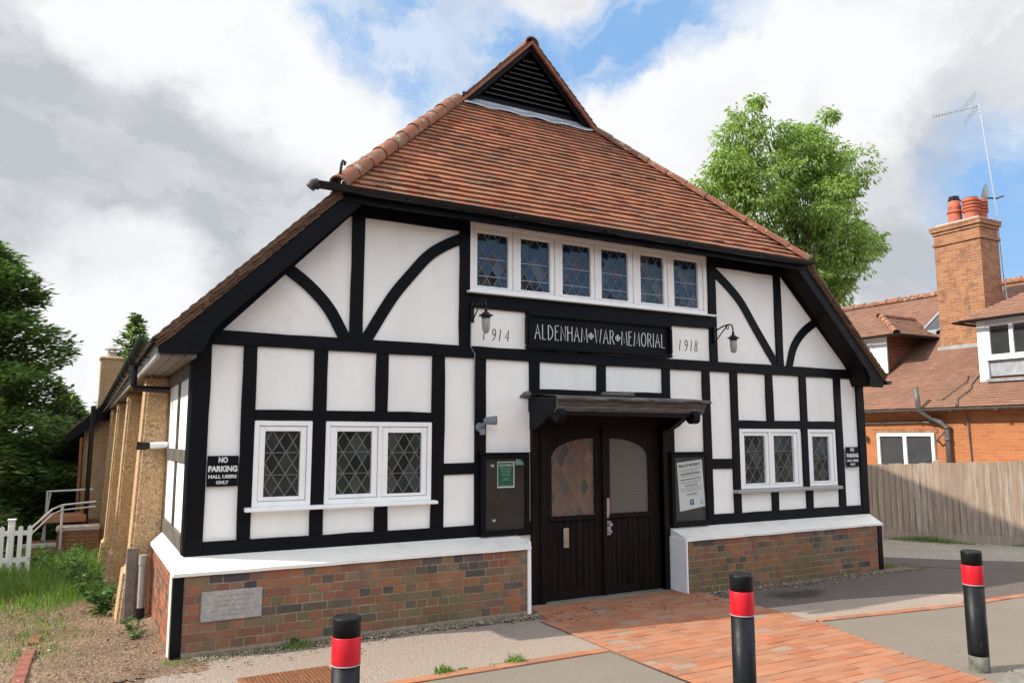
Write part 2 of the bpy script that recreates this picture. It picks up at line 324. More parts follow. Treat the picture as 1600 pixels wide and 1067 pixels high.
M['paper'] = simple('white_poster_paper', (.80, .80, .79), .6, .4, 0, .05, 8, 0)
M['print_grey'] = simple('grey_print', (.32, .32, .33), .7, .3, 0, .1, 8, 0)
M['print_black'] = simple('black_print', (.05, .05, .06), .7, .3, 0, .1, 8, 0)
M['print_blue'] = simple('blue_print', (.03, .10, .35), .6, .3, 0, .1, 8, 0)
M['print_green'] = simple('green_print', (.03, .14, .08), .5, .4, 0, .25, 12, 0)
M['print_pale'] = simple('pale_green_print', (.22, .42, .36), .5, .4, 0, .2, 12, 0)
M['boardback'] = simple('brown_pinboard', (.05, .042, .036), .35, .5, 0, .3, 4, 0)
M['boardback2'] = simple('grey_pinboard', (.06, .062, .058), .4, .5, 0, .25, 4, 0)
def leafm(name, stops, trans=.35):
    t = MT(name); c = t.ramp(t.island(), stops)
    t.done(c, .55, .35)
    tr = t.n('ShaderNodeBsdfTranslucent'); c2 = t.mix(1., c, (1.5, 1.7, .7), 'MULTIPLY'); t.l(c2, tr.inputs[0])
    mx = t.n('ShaderNodeMixShader'); mx.inputs[0].default_value = trans; t.l(t.b.outputs[0], mx.inputs[1]); t.l(tr.outputs[0], mx.inputs[2])
    t.l(mx.outputs[0], t.t.nodes['Material Output'].inputs[0]); return t.m
M['leaf_big'] = leafm('ash_leaves', [(0, (.10,.17,.04)), (.5, (.21,.31,.08)), (1, (.36,.45,.16))])
M['leaf_con'] = leafm('conifer_sprays', [(0, (.03,.065,.026)), (.4, (.075,.135,.045)), (.75, (.14,.21,.07)), (1, (.21,.28,.10))], .35)
M['leaf_hedge'] = leafm('hedge_leaves', [(0, (.012,.025,.010)), (.6, (.025,.045,.015)), (1, (.10,.13,.03))], .2)
M['leaf_weed'] = leafm('weed_leaves', [(0, (.035,.09,.022)), (.5, (.065,.145,.032)), (1, (.13,.24,.055))], .25)
M['grass'] = leafm('grass_blades', [(0, (.06,.13,.025)), (.5, (.11,.21,.04)), (.9, (.18,.28,.07)), (1, (.30,.27,.12))], .35)
M['dryleaf'] = simple('dry_fallen_leaves', (.16, .08, .04), .8, .3, 0, .4, 12, 0)
M['bark'] = simple('bark', (.09, .07, .055), .9, .2, 0, .3, 12, .6, 20, .02)
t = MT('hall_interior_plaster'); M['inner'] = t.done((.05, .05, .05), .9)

# ================================================================ mesh helpers
class MB:
    def __init__(s): s.v = []; s.f = []; s.mi = []
    def add(s, vs, fs, mi=0):
        o = len(s.v); s.v += [tuple(map(float, q)) for q in vs]; s.f += [tuple(i+o for i in f) for f in fs]; s.mi += [mi]*len(fs); return s
    def box(s, x0, x1, y0, y1, z0, z1, mi=0):
        v = [(x0,y0,z0),(x1,y0,z0),(x1,y1,z0),(x0,y1,z0),(x0,y0,z1),(x1,y0,z1),(x1,y1,z1),(x0,y1,z1)]
        return s.add(v, [(0,3,2,1),(4,5,6,7),(0,1,5,4),(1,2,6,5),(2,3,7,6),(3,0,4,7)], mi)
    def hexa(s, v, mi=0): return s.add(v, [(0,3,2,1),(4,5,6,7),(0,1,5,4),(1,2,6,5),(2,3,7,6),(3,0,4,7)], mi)
    def prism(s, pts, y0, y1, axis='y', mi=0):       # polygon extruded along an axis
        n = len(pts)
        def P(a, b, d): return (a, d, b) if axis == 'y' else ((d, a, b) if axis == 'x' else (a, b, d))
        v = [P(a, b, y0) for a, b in pts] + [P(a, b, y1) for a, b in pts]
        f = [tuple(range(n)), tuple(range(2*n-1, n-1, -1))] + [(i, i+n, (i+1) % n+n, (i+1) % n) for i in range(n)]
        return s.add(v, f, mi)
    def tube(s, pts, r, n=8, mi=0, cap=True):
        pts = [Vector(p) for p in pts]; rr = r if isinstance(r, (list, tuple)) else [r]*len(pts)
        rings = []; up = None
        for i, p in enumerate(pts):
            d = (pts[min(i+1, len(pts)-1)] - pts[max(i-1, 0)])
            if d.length < 1e-9: d = Vector((0,0,1))
            d.normalize()
            if up is None: up = Vector((0,0,1)) if abs(d.z) < .9 else Vector((1,0,0))
            a = d.cross(up)
            if a.length < 1e-6: a = d.cross(Vector((0,1,0)))
            a.normalize(); b = a.cross(d).normalized(); up = b
            rings.append([p + (a*math.cos(2*math.pi*k/n) + b*math.sin(2*math.pi*k/n))*rr[i] for k in range(n)])
        v = [q for ring in rings for q in ring]
        f = [(i*n+k, i*n+(k+1) % n, (i+1)*n+(k+1) % n, (i+1)*n+k) for i in range(len(pts)-1) for k in range(n)]
        if cap: f += [tuple(range(n))[::-1], tuple((len(pts)-1)*n+k for k in range(n))]
        return s.add(v, f, mi)
    def lathe(s, c, prof, n=20, mi=0, axis='z'):
        v = []; 
        for r, h in prof:
            for k in range(n):
                a = 2*math.pi*k/n; p = (r*math.cos(a), r*math.sin(a), h)
                if axis == 'y': p = (p[0], p[2], p[1])
                v.append((c[0]+p[0], c[1]+p[1], c[2]+p[2]))
        f = [(i*n+k, i*n+(k+1) % n, (i+1)*n+(k+1) % n, (i+1)*n+k) for i in range(len(prof)-1) for k in range(n)]
        f += [tuple(range(n))[::-1], tuple((len(prof)-1)*n+k for k in range(n))]
        return s.add(v, f, mi)
    def build(s, name, mat, parent=None, bevel=0, smooth=False, rough=0, kind=None, seg=1):
        me = bpy.data.meshes.new(name); me.from_pydata(s.v, [], s.f)
        mats = mat if isinstance(mat, (list, tuple)) else [mat]
        for m in mats: me.materials.append(M[m] if isinstance(m, str) else m)
        if len(mats) > 1: me.polygons.foreach_set('material_index', s.mi)
        if rough:
            for v in me.vertices: v.co += Vector((random.uniform(-rough, rough), random.uniform(-rough, rough)*.5, random.uniform(-rough, rough)))
        if bevel or len(s.v) < 60000:
            bm = bmesh.new(); bm.from_mesh(me)
            if s.v and len(s.v) < 40000: bmesh.ops.recalc_face_normals(bm, faces=bm.faces)
            if bevel: bmesh.ops.bevel(bm, geom=[e for e in bm.edges if len(e.link_faces) == 2 and e.calc_face_angle(0) > .5], offset=bevel, segments=seg, affect='EDGES', clamp_overlap=True)
            bm.to_mesh(me); bm.free()
        if smooth:
            me.polygons.foreach_set('use_smooth', [True]*len(me.polygons))
        me.update()
        o = bpy.data.objects.new(name, me); S.collection.objects.link(o)
        if parent:
            o.parent = parent; o.location = -pw(parent)
        if kind: o['kind'] = kind
        return o
def pw(o):
    v = Vector(o.location)
    while o.parent: o = o.parent; v = v + Vector(o.location)
    return v
def thing(name, label, cat, loc=(0,0,0), group=None):
    o = bpy.data.objects.new(name, None); S.collection.objects.link(o); o.location = loc
    o.empty_display_size = .2; o['label'] = label; o['category'] = cat
    if group: o['group'] = group
    return o
def tag(o, label=None, cat=None, group=None):
    if label: o['label'] = label
    if cat: o['category'] = cat
    if group: o['group'] = group
    return o
def struct(o): o['kind'] = 'structure'; return o
def copy_tree(o, parent=None):
    c = o.copy(); S.collection.objects.link(c); c.parent = parent
    for ch in list(o.children): copy_tree(ch, c)
    return c
def copy_thing(o, loc, label, rot=None):
    c = copy_tree(o); c.location = loc; c['label'] = label
    if rot: c.rotation_euler = rot
    return c
def clip(poly, a, b, c):      # keep a*x+b*y<=c
    o = []
    for i in range(len(poly)):
        p, q = poly[i], poly[(i+1) % len(poly)]
        dp, dq = a*p[0]+b*p[1]-c, a*q[0]+b*q[1]-c
        if dp <= 0: o.append(p)
        if dp*dq < 0:
            k = dp/(dp-dq); o.append((p[0]+(q[0]-p[0])*k, p[1]+(q[1]-p[1])*k))
    return o
def clip_convex(poly, shape):
    n = len(shape); ar = sum(shape[i][0]*shape[(i+1) % n][1]-shape[(i+1) % n][0]*shape[i][1] for i in range(n))
    sg = 1 if ar > 0 else -1
    for i in range(n):
        p, q = shape[i], shape[(i+1) % n]
        a, b = (q[1]-p[1])*sg, -(q[0]-p[0])*sg
        poly = clip(poly, a, b, a*p[0]+b*p[1])
        if len(poly) < 3: return []
    return poly
def leaded(shape, y, w, h, parent, gmat, cmat='came', tilt=.012, bars=(), barmat='came', frame='y', cw=.0045, xoff=0, zoff=0):
    """diamond quarries cut to a convex opening; each quarry sits at its own slight tilt"""
    xs = [p[0] for p in shape]; zs = [p[1] for p in shape]
    x0, x1, z0, z1 = min(xs), max(xs), min(zs), max(zs)
    g = MB(); c = MB()
    i0 = int((x0-x1)/w)-3
    for i in range(-2, int((x1-x0)/w*2)+4):
        for j in range(-2, int((z1-z0)/h*2)+4):
            if (i+j) % 2: continue
            cx, cz = x0+xoff+i*w/2, z0+zoff+j*h/2
            q = clip_convex([(cx-w/2, cz), (cx, cz-h/2), (cx+w/2, cz), (cx, cz+h/2)], shape)
            if len(q) < 3: continue
            tx, tz = random.gauss(0, tilt), random.gauss(0, tilt)
            g.add([(px, y+(px-cx)*tx+(pz-cz)*tz, pz) for px, pz in q], [tuple(range(len(q)))])
    def line(p, q, wd, yy):
        d = Vector((q[0]-p[0], q[1]-p[1])); 
        if d.length < .01: return
        nn = Vector((-d.y, d.x)).normalized()*wd
        c.add([(p[0]+nn.x, yy, p[1]+nn.y), (q[0]+nn.x, yy, q[1]+nn.y), (q[0]-nn.x, yy, q[1]-nn.y), (p[0]-nn.x, yy, p[1]-nn.y),
               (p[0]+nn.x, y+.002, p[1]+nn.y), (q[0]+nn.x, y+.002, q[1]+nn.y), (q[0]-nn.x, y+.002, q[1]-nn.y), (p[0]-nn.x, y+.002, p[1]-nn.y)],
              [(0,1,2,3), (0,4,5,1), (1,5,6,2), (2,6,7,3), (3,7,4,0)])
    for sgn in (1, -1):
        for k in range(-40, 60):
            # lines z = cz0 + sgn*h/w*(x-...)
            bx = x0+xoff+(k+.5)*w
            p0 = (bx-3*w, z0+zoff-sgn*3*h); p1 = (bx+9*w, z0+zoff+sgn*9*h)
            if sgn < 0: p0 = (bx-9*w, z0+zoff+9*h); p1 = (bx+3*w, z0+zoff-3*h)
            seg = [p0, p1]
            n = len(shape); ar = sum(shape[i][0]*shape[(i+1) % n][1]-shape[(i+1) % n][0]*shape[i][1] for i in range(n)); sg = 1 if ar > 0 else -1
            t0, t1 = 0., 1.
            for i in range(n):
                p, q = shape[i], shape[(i+1) % n]; a, b = (q[1]-p[1])*sg, -(q[0]-p[0])*sg; cc = a*p[0]+b*p[1]
                d0 = a*p0[0]+b*p0[1]-cc; d1 = a*p1[0]+b*p1[1]-cc
                if d0 > 0 and d1 > 0: t0 = 2; break
                if d0*d1 < 0:
                    k2 = d0/(d0-d1)
                    if d0 > 0: t0 = max(t0, k2)
                    else: t1 = min(t1, k2)
            if t1-t0 > 1e-4:
                line((p0[0]+(p1[0]-p0[0])*t0, p0[1]+(p1[1]-p0[1])*t0), (p0[0]+(p1[0]-p0[0])*t1, p0[1]+(p1[1]-p0[1])*t1), cw, y-.006 - .001*sgn)
    go = g.build('glass', gmat, parent)
    co = c.build('lead_lattice', cmat, parent)
    if bars:
        b = MB()
        for z in bars: b.box(x0, x1, y-.012, y-.004, z-.004, z+.004)
        b.build('saddle_bar', barmat, parent)
    return go
def strokes(lines, y0, y1, w, xf=lambda p: p):
    m = MB()
    for ln in lines:
        P = [Vector(xf(p)) for p in ln]; n = len(P); L = []; Rr = []
        for i in range(n):
            d = (P[min(i+1, n-1)]-P[max(i-1, 0)]).normalized(); nn = Vector((-d.y, d.x))*w/2
            e = d*w*.2 if i == n-1 else (-d*w*.2 if i == 0 else Vector((0, 0)))
            L.append(P[i]+nn+e); Rr.append(P[i]-nn+e)
        for i in range(n-1):
            q = [L[i], L[i+1], Rr[i+1], Rr[i]]
            m.hexa([(p.x, y0, p.y) for p in q] + [(p.x, y1, p.y) for p in q])
    return m
def text_obj(body, name, mat, parent, width, loc, rot=(R(90), 0, 0), height=None, bold=0., extrude=.0008, space=1.0):
    cu = bpy.data.curves.new('txt', 'FONT'); cu.body = body; cu.align_x = 'CENTER'; cu.align_y = 'BOTTOM_BASELINE'
    cu.offset = bold; cu.extrude = 0.01; cu.resolution_u = 4; cu.space_character = space
    o = bpy.data.objects.new('txt', cu); S.collection.objects.link(o)
    dg = bpy.context.evaluated_depsgraph_get(); me = bpy.data.meshes.new_from_object(o.evaluated_get(dg))
    bpy.data.objects.remove(o); bpy.data.curves.remove(cu)
    xs = [v.co.x for v in me.vertices]; ys = [v.co.y for v in me.vertices]
    w = max(xs)-min(xs); h = max(ys)-min(ys); sx = width/w; sy = (height/h) if height else sx
    cx = (max(xs)+min(xs))/2; my = min(ys)
    for v in me.vertices: v.co = Vector(((v.co.x-cx)*sx, (v.co.y-my)*sy, v.co.z*extrude/.01))
    me.materials.clear(); me.materials.append(M[mat])
    ob = bpy.data.objects.new(name, me); S.collection.objects.link(ob)
    if parent: ob.parent = parent; ob.location = Vector(loc)-pw(parent)
    else: ob.location = loc
    ob.rotation_euler = rot
    return ob
def brickpanel(u0, u1, z0, z1, place, mat, parent, name, headers=(0, 2, 4, 6, 8, 10), course=.0765, stone=None, j=.010):
    """individually laid bricks; alternate courses of headers and stretchers; place(u, d, z) -> point"""
    m = MB(); z = z1; row = 0
    while z > z0+.01:
        zt, zb = z-j*.5, max(z-course+j*.5, z0)
        hd = (row % 2 == 1)
        u = u0 - (.06 if hd else 0) - random.uniform(0, .03)
        while u < u1:
            L = .1125 if hd else (.225 if random.random() < .55 else .1125)
            a, b = max(u+j*.5, u0), min(u+L-j*.5, u1)
            if stone and zb < stone[3]-.02 and zt > stone[2]+.02:
                if a >= stone[0] and b <= stone[1]: u += L; continue
                if a < stone[0] < b: b = stone[0]
                elif a < stone[1] < b: a = stone[1]
            if b-a > .015:
                d = random.uniform(-.003, .003); e = .0025
                ja = [random.uniform(-.0015, .0015) for _ in range(4)]
                v = [place(a, d, zb+ja[0]), place(b, d, zb+ja[1]), place(b, .05, zb), place(a, .05, zb), place(a, d, zt+ja[2]), place(b, d, zt+ja[3]), place(b, .05, zt), place(a, .05, zt)]
                m.hexa(v)
            u += L
        z -= course; row += 1
    return m.build(name, mat, parent, bevel=.0025)

# ================================================================ the ground
def gz(x, y):
    s = min(1., max(0., (-4.3-x)/.5)) if y < 30 else 1.
    return -.07*max(0., min(y, 22.))*s
def sheet(name, poly, z, mat, sub=0):
    m = MB(); m.add([(x, y, z) for x, y in poly], [tuple(range(len(poly)))]); return struct(m.build(name, mat))
# one terrain sheet to the horizon
xs = [-900,-400,-150,-60,-30,-20,-15,-12,-10,-9,-8]+[-7.6+.2*i for i in range(19)]+[-3,-1,1,3,5,8,12,20,40,100,400,900]
ys = [-900,-400,-150,-60,-30,-15,-8,-4.9,-3,-1.5,-.8]+[-.4+.4*i for i in range(30)]+[12,13,14,16,18,20,22,26,32,45,80,150,400,900]
m = MB(); rnd = random.Random(3)
for y in ys:
    for x in xs:
        z = gz(x, y) - .012
        if -8 < x < -4.7 and -.3 < y < 12: z += rnd.uniform(-.015, .012)
        m.v.append((x, y, z))
nx = len(xs)
for j in range(len(ys)-1):
    for i in range(nx-1): m.f.append((j*nx+i, j*nx+i+1, (j+1)*nx+i+1, (j+1)*nx+i))
struct(m.build('ground', 'dirt', smooth=True))
sheet('gravel_verge', [(-4.3,-.2),(-4.75,-.75),(-4.9,-1.75),(-1.25,-1.80),(-1.0,-.62),(-.95,-.05),(-1.2,-.05)], -.004, 'tarmac')
sheet('footway_left', [(-14,-1.86),(-1.27,-1.86),(-1.27,-4.6),(-14,-4.6)], .000, 'asphalt')
sheet('footway_right', [(1.13,-1.99),(3.1,-2.24),(6.0,-2.36),(30,-2.5),(30,-4.6),(.6,-4.6),(.70,-3.9),(.86,-2.9)], .000, 'asphalt')
sheet('forecourt_right', [(1.12,-.0),(1.16,-1.92),(3.1,-2.16),(6,-2.28),(12,-2.4),(7.0,-1.5),(5.9,-1.2),(4.95,-.3),(4.6,.4)], -.003, 'tarmac_stained')
sheet('gravel_verge', [(1.15,-1.30),(2.2,-1.38),(3.3,-1.62),(3.9,-1.95),(3.1,-2.17),(1.16,-1.93)], .0015, 'tarmac')
sheet('drive_gravel', [(4.6,-.1),(5.9,-1.25),(7.2,-2.3),(30,-2.4),(30,40),(4.6,40)], -.007, 'gravel')
sheet('drive_strip', [(4.55,1.9),(5.1,.75),(6.1,-.25),(7.4,-1.35),(8.6,-2.38),(7.4,-2.36),(6.0,-1.33),(4.98,-.28),(4.4,.9)], -.001, 'tarmac_dark')
sheet('road', [(-300,-5.0),(300,-5.0),(300,-11),(-300,-11)], -.10+.1+.002-.004, 'tarmac_dark')
m = MB(); m.box(-40, 40, -4.75, -4.62, -.1, .012); struct(m.build('road_kerb', 'kerb', bevel=.01))
# grit and leaf litter against the wall foot
def ragged(name, x0, x1, ya, yb, z, mat, n=60, amp=.07):
    rr = random.Random(len(name)); top = [(x0+(x1-x0)*i/n, ya) for i in range(n+1)]
    bot = [(x0+(x1-x0)*i/n, yb(x0+(x1-x0)*i/n)+rr.uniform(-amp, amp)*.6) for i in range(n+1)]
    m = MB(); 
    for i in range(n): m.add([(*top[i], z), (*top[i+1], z), (*bot[i+1], z), (*bot[i], z)], [(0,1,2,3)])
    return struct(m.build(name, mat))
ragged('wall_foot_grit', -4.3, -.72, -.28, lambda x: -.42-.10*max(0, (x+3.9))/2.5, .003, 'litter')
ragged('wall_foot_grit', 1.05, 5.2, -.12, lambda x: -.50-.06*math.sin(x*3), .003, 'litter')
ragged('yard_edge_litter', -5.5, -4.3, -.2, lambda x: -.75, -.002, 'dirt')
# brick footpath
m = MB(); m.add([(-1.27,-.0,.001),(1.12,-.0,.001),(1.17,-1.9,.001),(.86,-2.9,.001),(.6,-4.6,.001),(-1.2,-4.6,.001),(-1.27,-1.85,.001),(-1.02,-.62,.001)], [tuple(range(8))])
struct(m.build('path_bed', 'jointsand'))
def path_right(y): return 1.15+(y+1.0)*-.01 if y > -1.9 else (1.16+(y+1.9)*.30 if y > -2.9 else .86+(y+2.9)*.155)
def path_left(y): return -1.0-.14*(-y/.62) if y > -.62 else -1.24
m = MB(); y = -.01; row = 0
while y > -4.6:
    x = path_left(y-.05)+random.uniform(-.02,.0) - (.11 if row % 2 else 0); xe = path_right(y-.05)
    x0 = path_left(y-.05)
    while x < xe-.03:
        a, b = max(x+.002, x0), min(x+.213, xe)
        if b-a > .03:
            t = random.uniform(-.0015, .0015); h = .010+random.uniform(-.001, .0015)
            m.box(a, b, y-.103, y-.0015+0, .0, h+t)
        x += .2155
    y -= .1065; row += 1
struct(m.build('brick_path', 'paver', bevel=.0025))
def edging(name, pts, w, z, mat='paver'):
    m = MB()
    for (xa, ya), (xb, yb) in zip(pts, pts[1:]):
        d = Vector((xb-xa, yb-ya)); L = d.length; d.normalize(); nn = Vector((-d.y, d.x))*w/2; s = 0
        while s < L-.02:
            e = min(s+.208, L); p = Vector((xa, ya))+d*s; q = Vector((xa, ya))+d*e
            k = random.uniform(-.002, .002); zb = gz(p.x, p.y)
            v = [p-nn, q-nn, q+nn, p+nn]
            m.hexa([(a.x, a.y, zb-.03) for a in v]+[(a.x, a.y, zb+z+k) for a in v]); s += .214
    return struct(m.build(name, mat, bevel=.003))
edging('brick_edging', [(-5.2,-1.66),(-3.6,-1.80),(-1.27,-1.81)], .10, .012)
edging('brick_edging', [(1.2,-1.94),(2.0,-2.06),(3.1,-2.20),(6.0,-2.31),(12,-2.44)], .10, .011)
M['old_red'] = simple('old_dull_red_brick', (.22,.085,.06), .9, .2, 0, .4, 9, .4)
edging('brick_edging', [(-5.60,-1.4),(-5.565,.72)], .085, .010, 'old_red')
edging('brick_edging', [(-5.56,1.2),(-5.55,1.6)], .085, .004, 'old_red')
m = MB(); m.hexa([(.62,-4.2,-.02),(.78,-4.2,-.02),(1.1,-3.80,-.02),(.70,-3.93,-.02),(.62,-4.2,.016),(.78,-4.2,.016),(1.1,-3.80,.016),(.70,-3.93,.016)])
m.hexa([(1.13,-4.2,-.02),(1.6,-4.2,-.02),(1.6,-3.80,-.02),(1.13,-3.80,-.02),(1.13,-4.2,.014),(1.6,-4.2,.014),(1.6,-3.80,.014),(1.13,-3.80,.014)])
struct(m.build('concrete_kerb', 'kerb', bevel=.008))

# ================================================================ the hall
H = thing('memorial_hall', 'black and white timber framed hall with red tiled hipped roof and brick plinth', 'hall')
PL = lambda m_, n='wall': m_
# ---- plaster wall with real openings
holes = [(-3.9,-3.37,1.165,1.945), (-3.24,-2.145,1.165,1.945), (2.15,3.27,1.135,1.905), (3.43,3.985,1.135,1.905), (-1.72,1.66,3.36,4.125), (-.96,1.02,-.1,2.12)]
def gridwall(m, x0, x1, z0, z1, holes, y=0., dep=.09):
    X = sorted({x0, x1, *[h[0] for h in holes], *[h[1] for h in holes]}); Z = sorted({z0, z1, *[h[2] for h in holes], *[h[3] for h in holes]})
    X = [a for a in X if x0 <= a <= x1]; Z = [a for a in Z if z0 <= a <= z1]
    for i in range(len(X)-1):
        for j in range(len(Z)-1):
            cx, cz = (X[i]+X[i+1])/2, (Z[j]+Z[j+1])/2
            if any(h[0] < cx < h[1] and h[2] < cz < h[3] for h in holes): continue
            m.add([(X[i],y,Z[j]),(X[i+1],y,Z[j]),(X[i+1],y,Z[j+1]),(X[i],y,Z[j+1])], [(0,1,2,3)])
    for a, b, c, d in holes:
        m.add([(a,y,c),(b,y,c),(b,y,d),(a,y,d),(a,y+dep,c),(b,y+dep,c),(b,y+dep,d),(a,y+dep,d)], [(0,1,5,4),(1,2,6,5),(2,3,7,6),(3,0,4,7)])
m = MB(); gridwall(m, -4.44, 4.62, -.1, 2.70, holes[:4]+holes[5:]); gridwall(m, -2.97, 2.97, 2.70, 4.2, holes[4:5])
m.add([(-4.44,0,2.70),(-2.97,0,2.70),(-2.97,0,4.2),(-3.05,0,4.2)], [(0,1,2,3)]); m.add([(4.62,0,2.70),(2.97,0,2.70),(2.97,0,4.2),(3.1,0,4.2)], [(0,1,2,3)])
m.build('wall', 'plaster', H)
# dark lining behind the openings
m = MB(); m.prism([(-4.38,-.1),(4.55,-.1),(4.55,2.45),(3.0,4.05),(-3.0,4.05),(-4.38,2.45)], .12, .16); m.build('inner_wall', 'inner', H)
# ---- timbers
FR = []
def timber(name, x0, x1, z0, z1, p=.026, parent=H):
    m = MB(); n = max(1, int(max(x1-x0, z1-z0)/.22)); rr = .0038
    vert = (z1-z0) > (x1-x0)
    # split along its length so that the arrises wander slightly
    for k in range(1):
        pts = []
        if vert:
            L = [(x0+random.uniform(-rr, rr), z0+(z1-z0)*i/n) for i in range(n+1)]; Rr = [(x1+random.uniform(-rr, rr), z0+(z1-z0)*i/n) for i in range(n+1)]
            poly = L+Rr[::-1]
        else:
            B = [(x0+(x1-x0)*i/n, z0+random.uniform(-rr, rr)) for i in range(n+1)]; T = [(x0+(x1-x0)*i/n, z1+random.uniform(-rr, rr)) for i in range(n+1)]
            poly = B+T[::-1]
        m.prism(poly, -p, .02)
    return m.build(name, 'black', parent, bevel=.004)
for x0, x1, z0, z1 in [(-4.02,-3.90,.885,2.63),(-3.37,-3.24,.885,2.63),(-2.75,-2.62,2.05,2.63),(-2.735,-2.60,.885,1.12),(-2.145,-2.00,.885,2.63),
    (-1.65,-1.52,.885,2.63),(-.98,-.85,2.12,2.63),(-.07,.06,2.33,2.63),(.90,1.025,2.12,2.63),(1.55,1.68,.84,2.63),(2.035,2.155,.84,2.63),
    (2.67,2.80,2.015,2.63),(2.71,2.83,.84,1.085),(3.33,3.45,.84,2.63) if False else (3.32,3.45,1.12,2.63),(3.36,3.49,.84,1.085),(4.02,4.155,.84,2.63),
    (-1.84,-1.71,2.76,4.12),(1.70,1.83,2.76,4.12),(-3.03,-2.90,2.76,4.0),(2.90,3.03,2.76,4.0)]:
    timber('post', x0, x1, z0, z1)
timber('corner_post', -4.455, -4.30, .75, 2.72, .034); timber('corner_post', 4.485, 4.635, .70, 2.72, .034)
for x0, x1, z0, z1, p in [(-4.30,4.485,2.63,2.76,.031),(-4.30,-.97,.75,.885,.031),(1.03,4.485,.70,.84,.031),(-3.90,-2.145,1.95,2.05,.022),(2.155,4.02,1.905,2.015,.022),
    (-2.00,-1.65,1.41,1.53,.022),(1.68,2.035,1.40,1.525,.022),(-.85,.90,2.235,2.33,.022),(-1.71,1.70,3.18,3.34,.031),(-3.06,-1.84,4.0,4.15,.03),(1.83,3.06,4.0,4.15,.03),(-1.84,1.83,4.125,4.2,.035)]:
    timber('rail', x0, x1, z0, z1, p)
def brace(pts, w=.118):
    # smooth curve through the points (Catmull-Rom)
    P = [Vector(p) for p in pts]; P = [P[0]*2-P[1]]+P+[P[-1]*2-P[-2]]; C = []
    for i in range(1, len(P)-2):
        for k in range(6):
            t = k/6; a, b, c, d = P[i-1:i+3]
            C.append(.5*((2*b)+(c-a)*t+(2*a-5*b+4*c-d)*t*t+(3*b-a-3*c+d)*t**3))
    C.append(P[-2]); L = []; Rr = []
    for i in range(len(C)):
        d = (C[min(i+1, len(C)-1)]-C[max(i-1, 0)]).normalized(); nn = Vector((-d.y, d.x))*w/2; L.append(C[i]+nn); Rr.append(C[i]-nn)
    m = MB(); n = len(C)
    v = [(p.x, -.018, p.y) for p in L]+[(p.x, -.018, p.y) for p in Rr]+[(p.x, .01, p.y) for p in L]+[(p.x, .01, p.y) for p in Rr]
    f = []
    for i in range(n-1): f += [(i, i+1, n+i+1, n+i), (i, 2*n+i, 2*n+i+1, i+1), (n+i, n+i+1, 3*n+i+1, 3*n+i)]
    f += [(0, n, 3*n, 2*n), (n-1, 3*n-1, 4*n-1, 2*n-1)]
    m.add(v, f); m.build('brace', 'black', H)
brace([(-3.70,3.43),(-3.45,3.255),(-3.24,3.04),(-3.07,2.75)]); brace([(-2.865,2.75),(-2.60,3.2),(-2.40,3.46),(-2.2,3.69),(-2.0,3.83),(-1.80,3.93)])
brace([(1.79,3.96),(2.07,3.76),(2.29,3.56),(2.53,3.24),(2.91,2.75)]); brace([(3.74,3.43),(3.45,3.25),(3.25,3.03),(3.14,2.75)])
# timbers under the rake of the roof
m = MB(); m.prism([(-4.215,2.762),(-3.05,3.998),(-3.05,4.2),(-3.12,4.2),(-4.46,2.86),(-4.46,2.762)], -.026, .02); m.build('rafter', 'black', H, bevel=.004)
m = MB(); m.prism([(4.345,2.762),(3.05,3.998),(3.05,4.2),(3.16,4.2),(4.64,2.80),(4.64,2.762)], -.026, .02); m.build('rafter', 'black', H, bevel=.004)

# ---- windows
def window(fx0, fx1, fz0, fz1, lights, w=.125, h=.205, barz=(), mat='white', gmat='glass_low', barmat='came', deep=.03, open_=None, tilt=.012, offs=(0,0)):
    """lights: list of (glass x0,x1,z0,z1); frame with mullions, a sash round each light"""
    f = MB(); gx = sorted(lights)
    f.box(fx0, fx0+.045, -deep, .07, fz0, fz1); f.box(fx1-.045, fx1, -deep, .07, fz0, fz1)
    f.box(fx0+.045, fx1-.045, -deep, .07, fz1-.045, fz1); f.box(fx0+.045, fx1-.045, -deep, .07, fz0, fz0+.045)
    for a, b in zip(gx, gx[1:]):
        c = (a[1]+b[0])/2; f.box(c-.022, c+.022, -deep+.001, .069, fz0+.045, fz1-.045)
    W_ = f.build('window', mat, H, bevel=.004)
    for k, (a, b, c, d) in enumerate(gx):
        s = MB(); sw = .052; pl = deep-.012
        # sash sits slightly back from the frame with a shadow gap
        xl = fx0+.049 if k == 0 else (gx[k-1][1]+a)/2+.026; xr = fx1-.049 if k == len(gx)-1 else (b+gx[k+1][0])/2-.026
        zl, zr = fz0+.049, fz1-.049
        s.box(xl, a, -pl, .045, zl, zr); s.box(b, xr, -pl, .045, zl, zr); s.box(a, b, -pl, .045, d, zr); s.box(a, b, -pl, .045, zl, c)
        so_ = s.build('sash', mat, W_, bevel=.005)
        leaded([(a, c), (b, c), (b, d), (a, d)], .018, w, h, W_, gmat, 'came', tilt, [c+(d-c)*q for q in barz], barmat, xoff=offs[0]+random.uniform(-.01,.01), zoff=offs[1]+random.uniform(-.01,.01))
    return W_
window(-3.90,-3.37,1.165,1.945, [(-3.80,-3.475,1.25,1.85)], .126, .20, (.33,.67))
window(-3.24,-2.145,1.165,1.945, [(-3.125,-2.775,1.25,1.85),(-2.61,-2.25,1.24,1.84)], .126, .20, (.33,.67))
window(2.15,3.27,1.135,1.905, [(2.245,2.62,1.20,1.815),(2.78,3.155,1.20,1.815)], .15, .215, (.33,.67))
window(3.43,3.985,1.135,1.905, [(3.525,3.865,1.20,1.805)], .14, .20, (.5,))
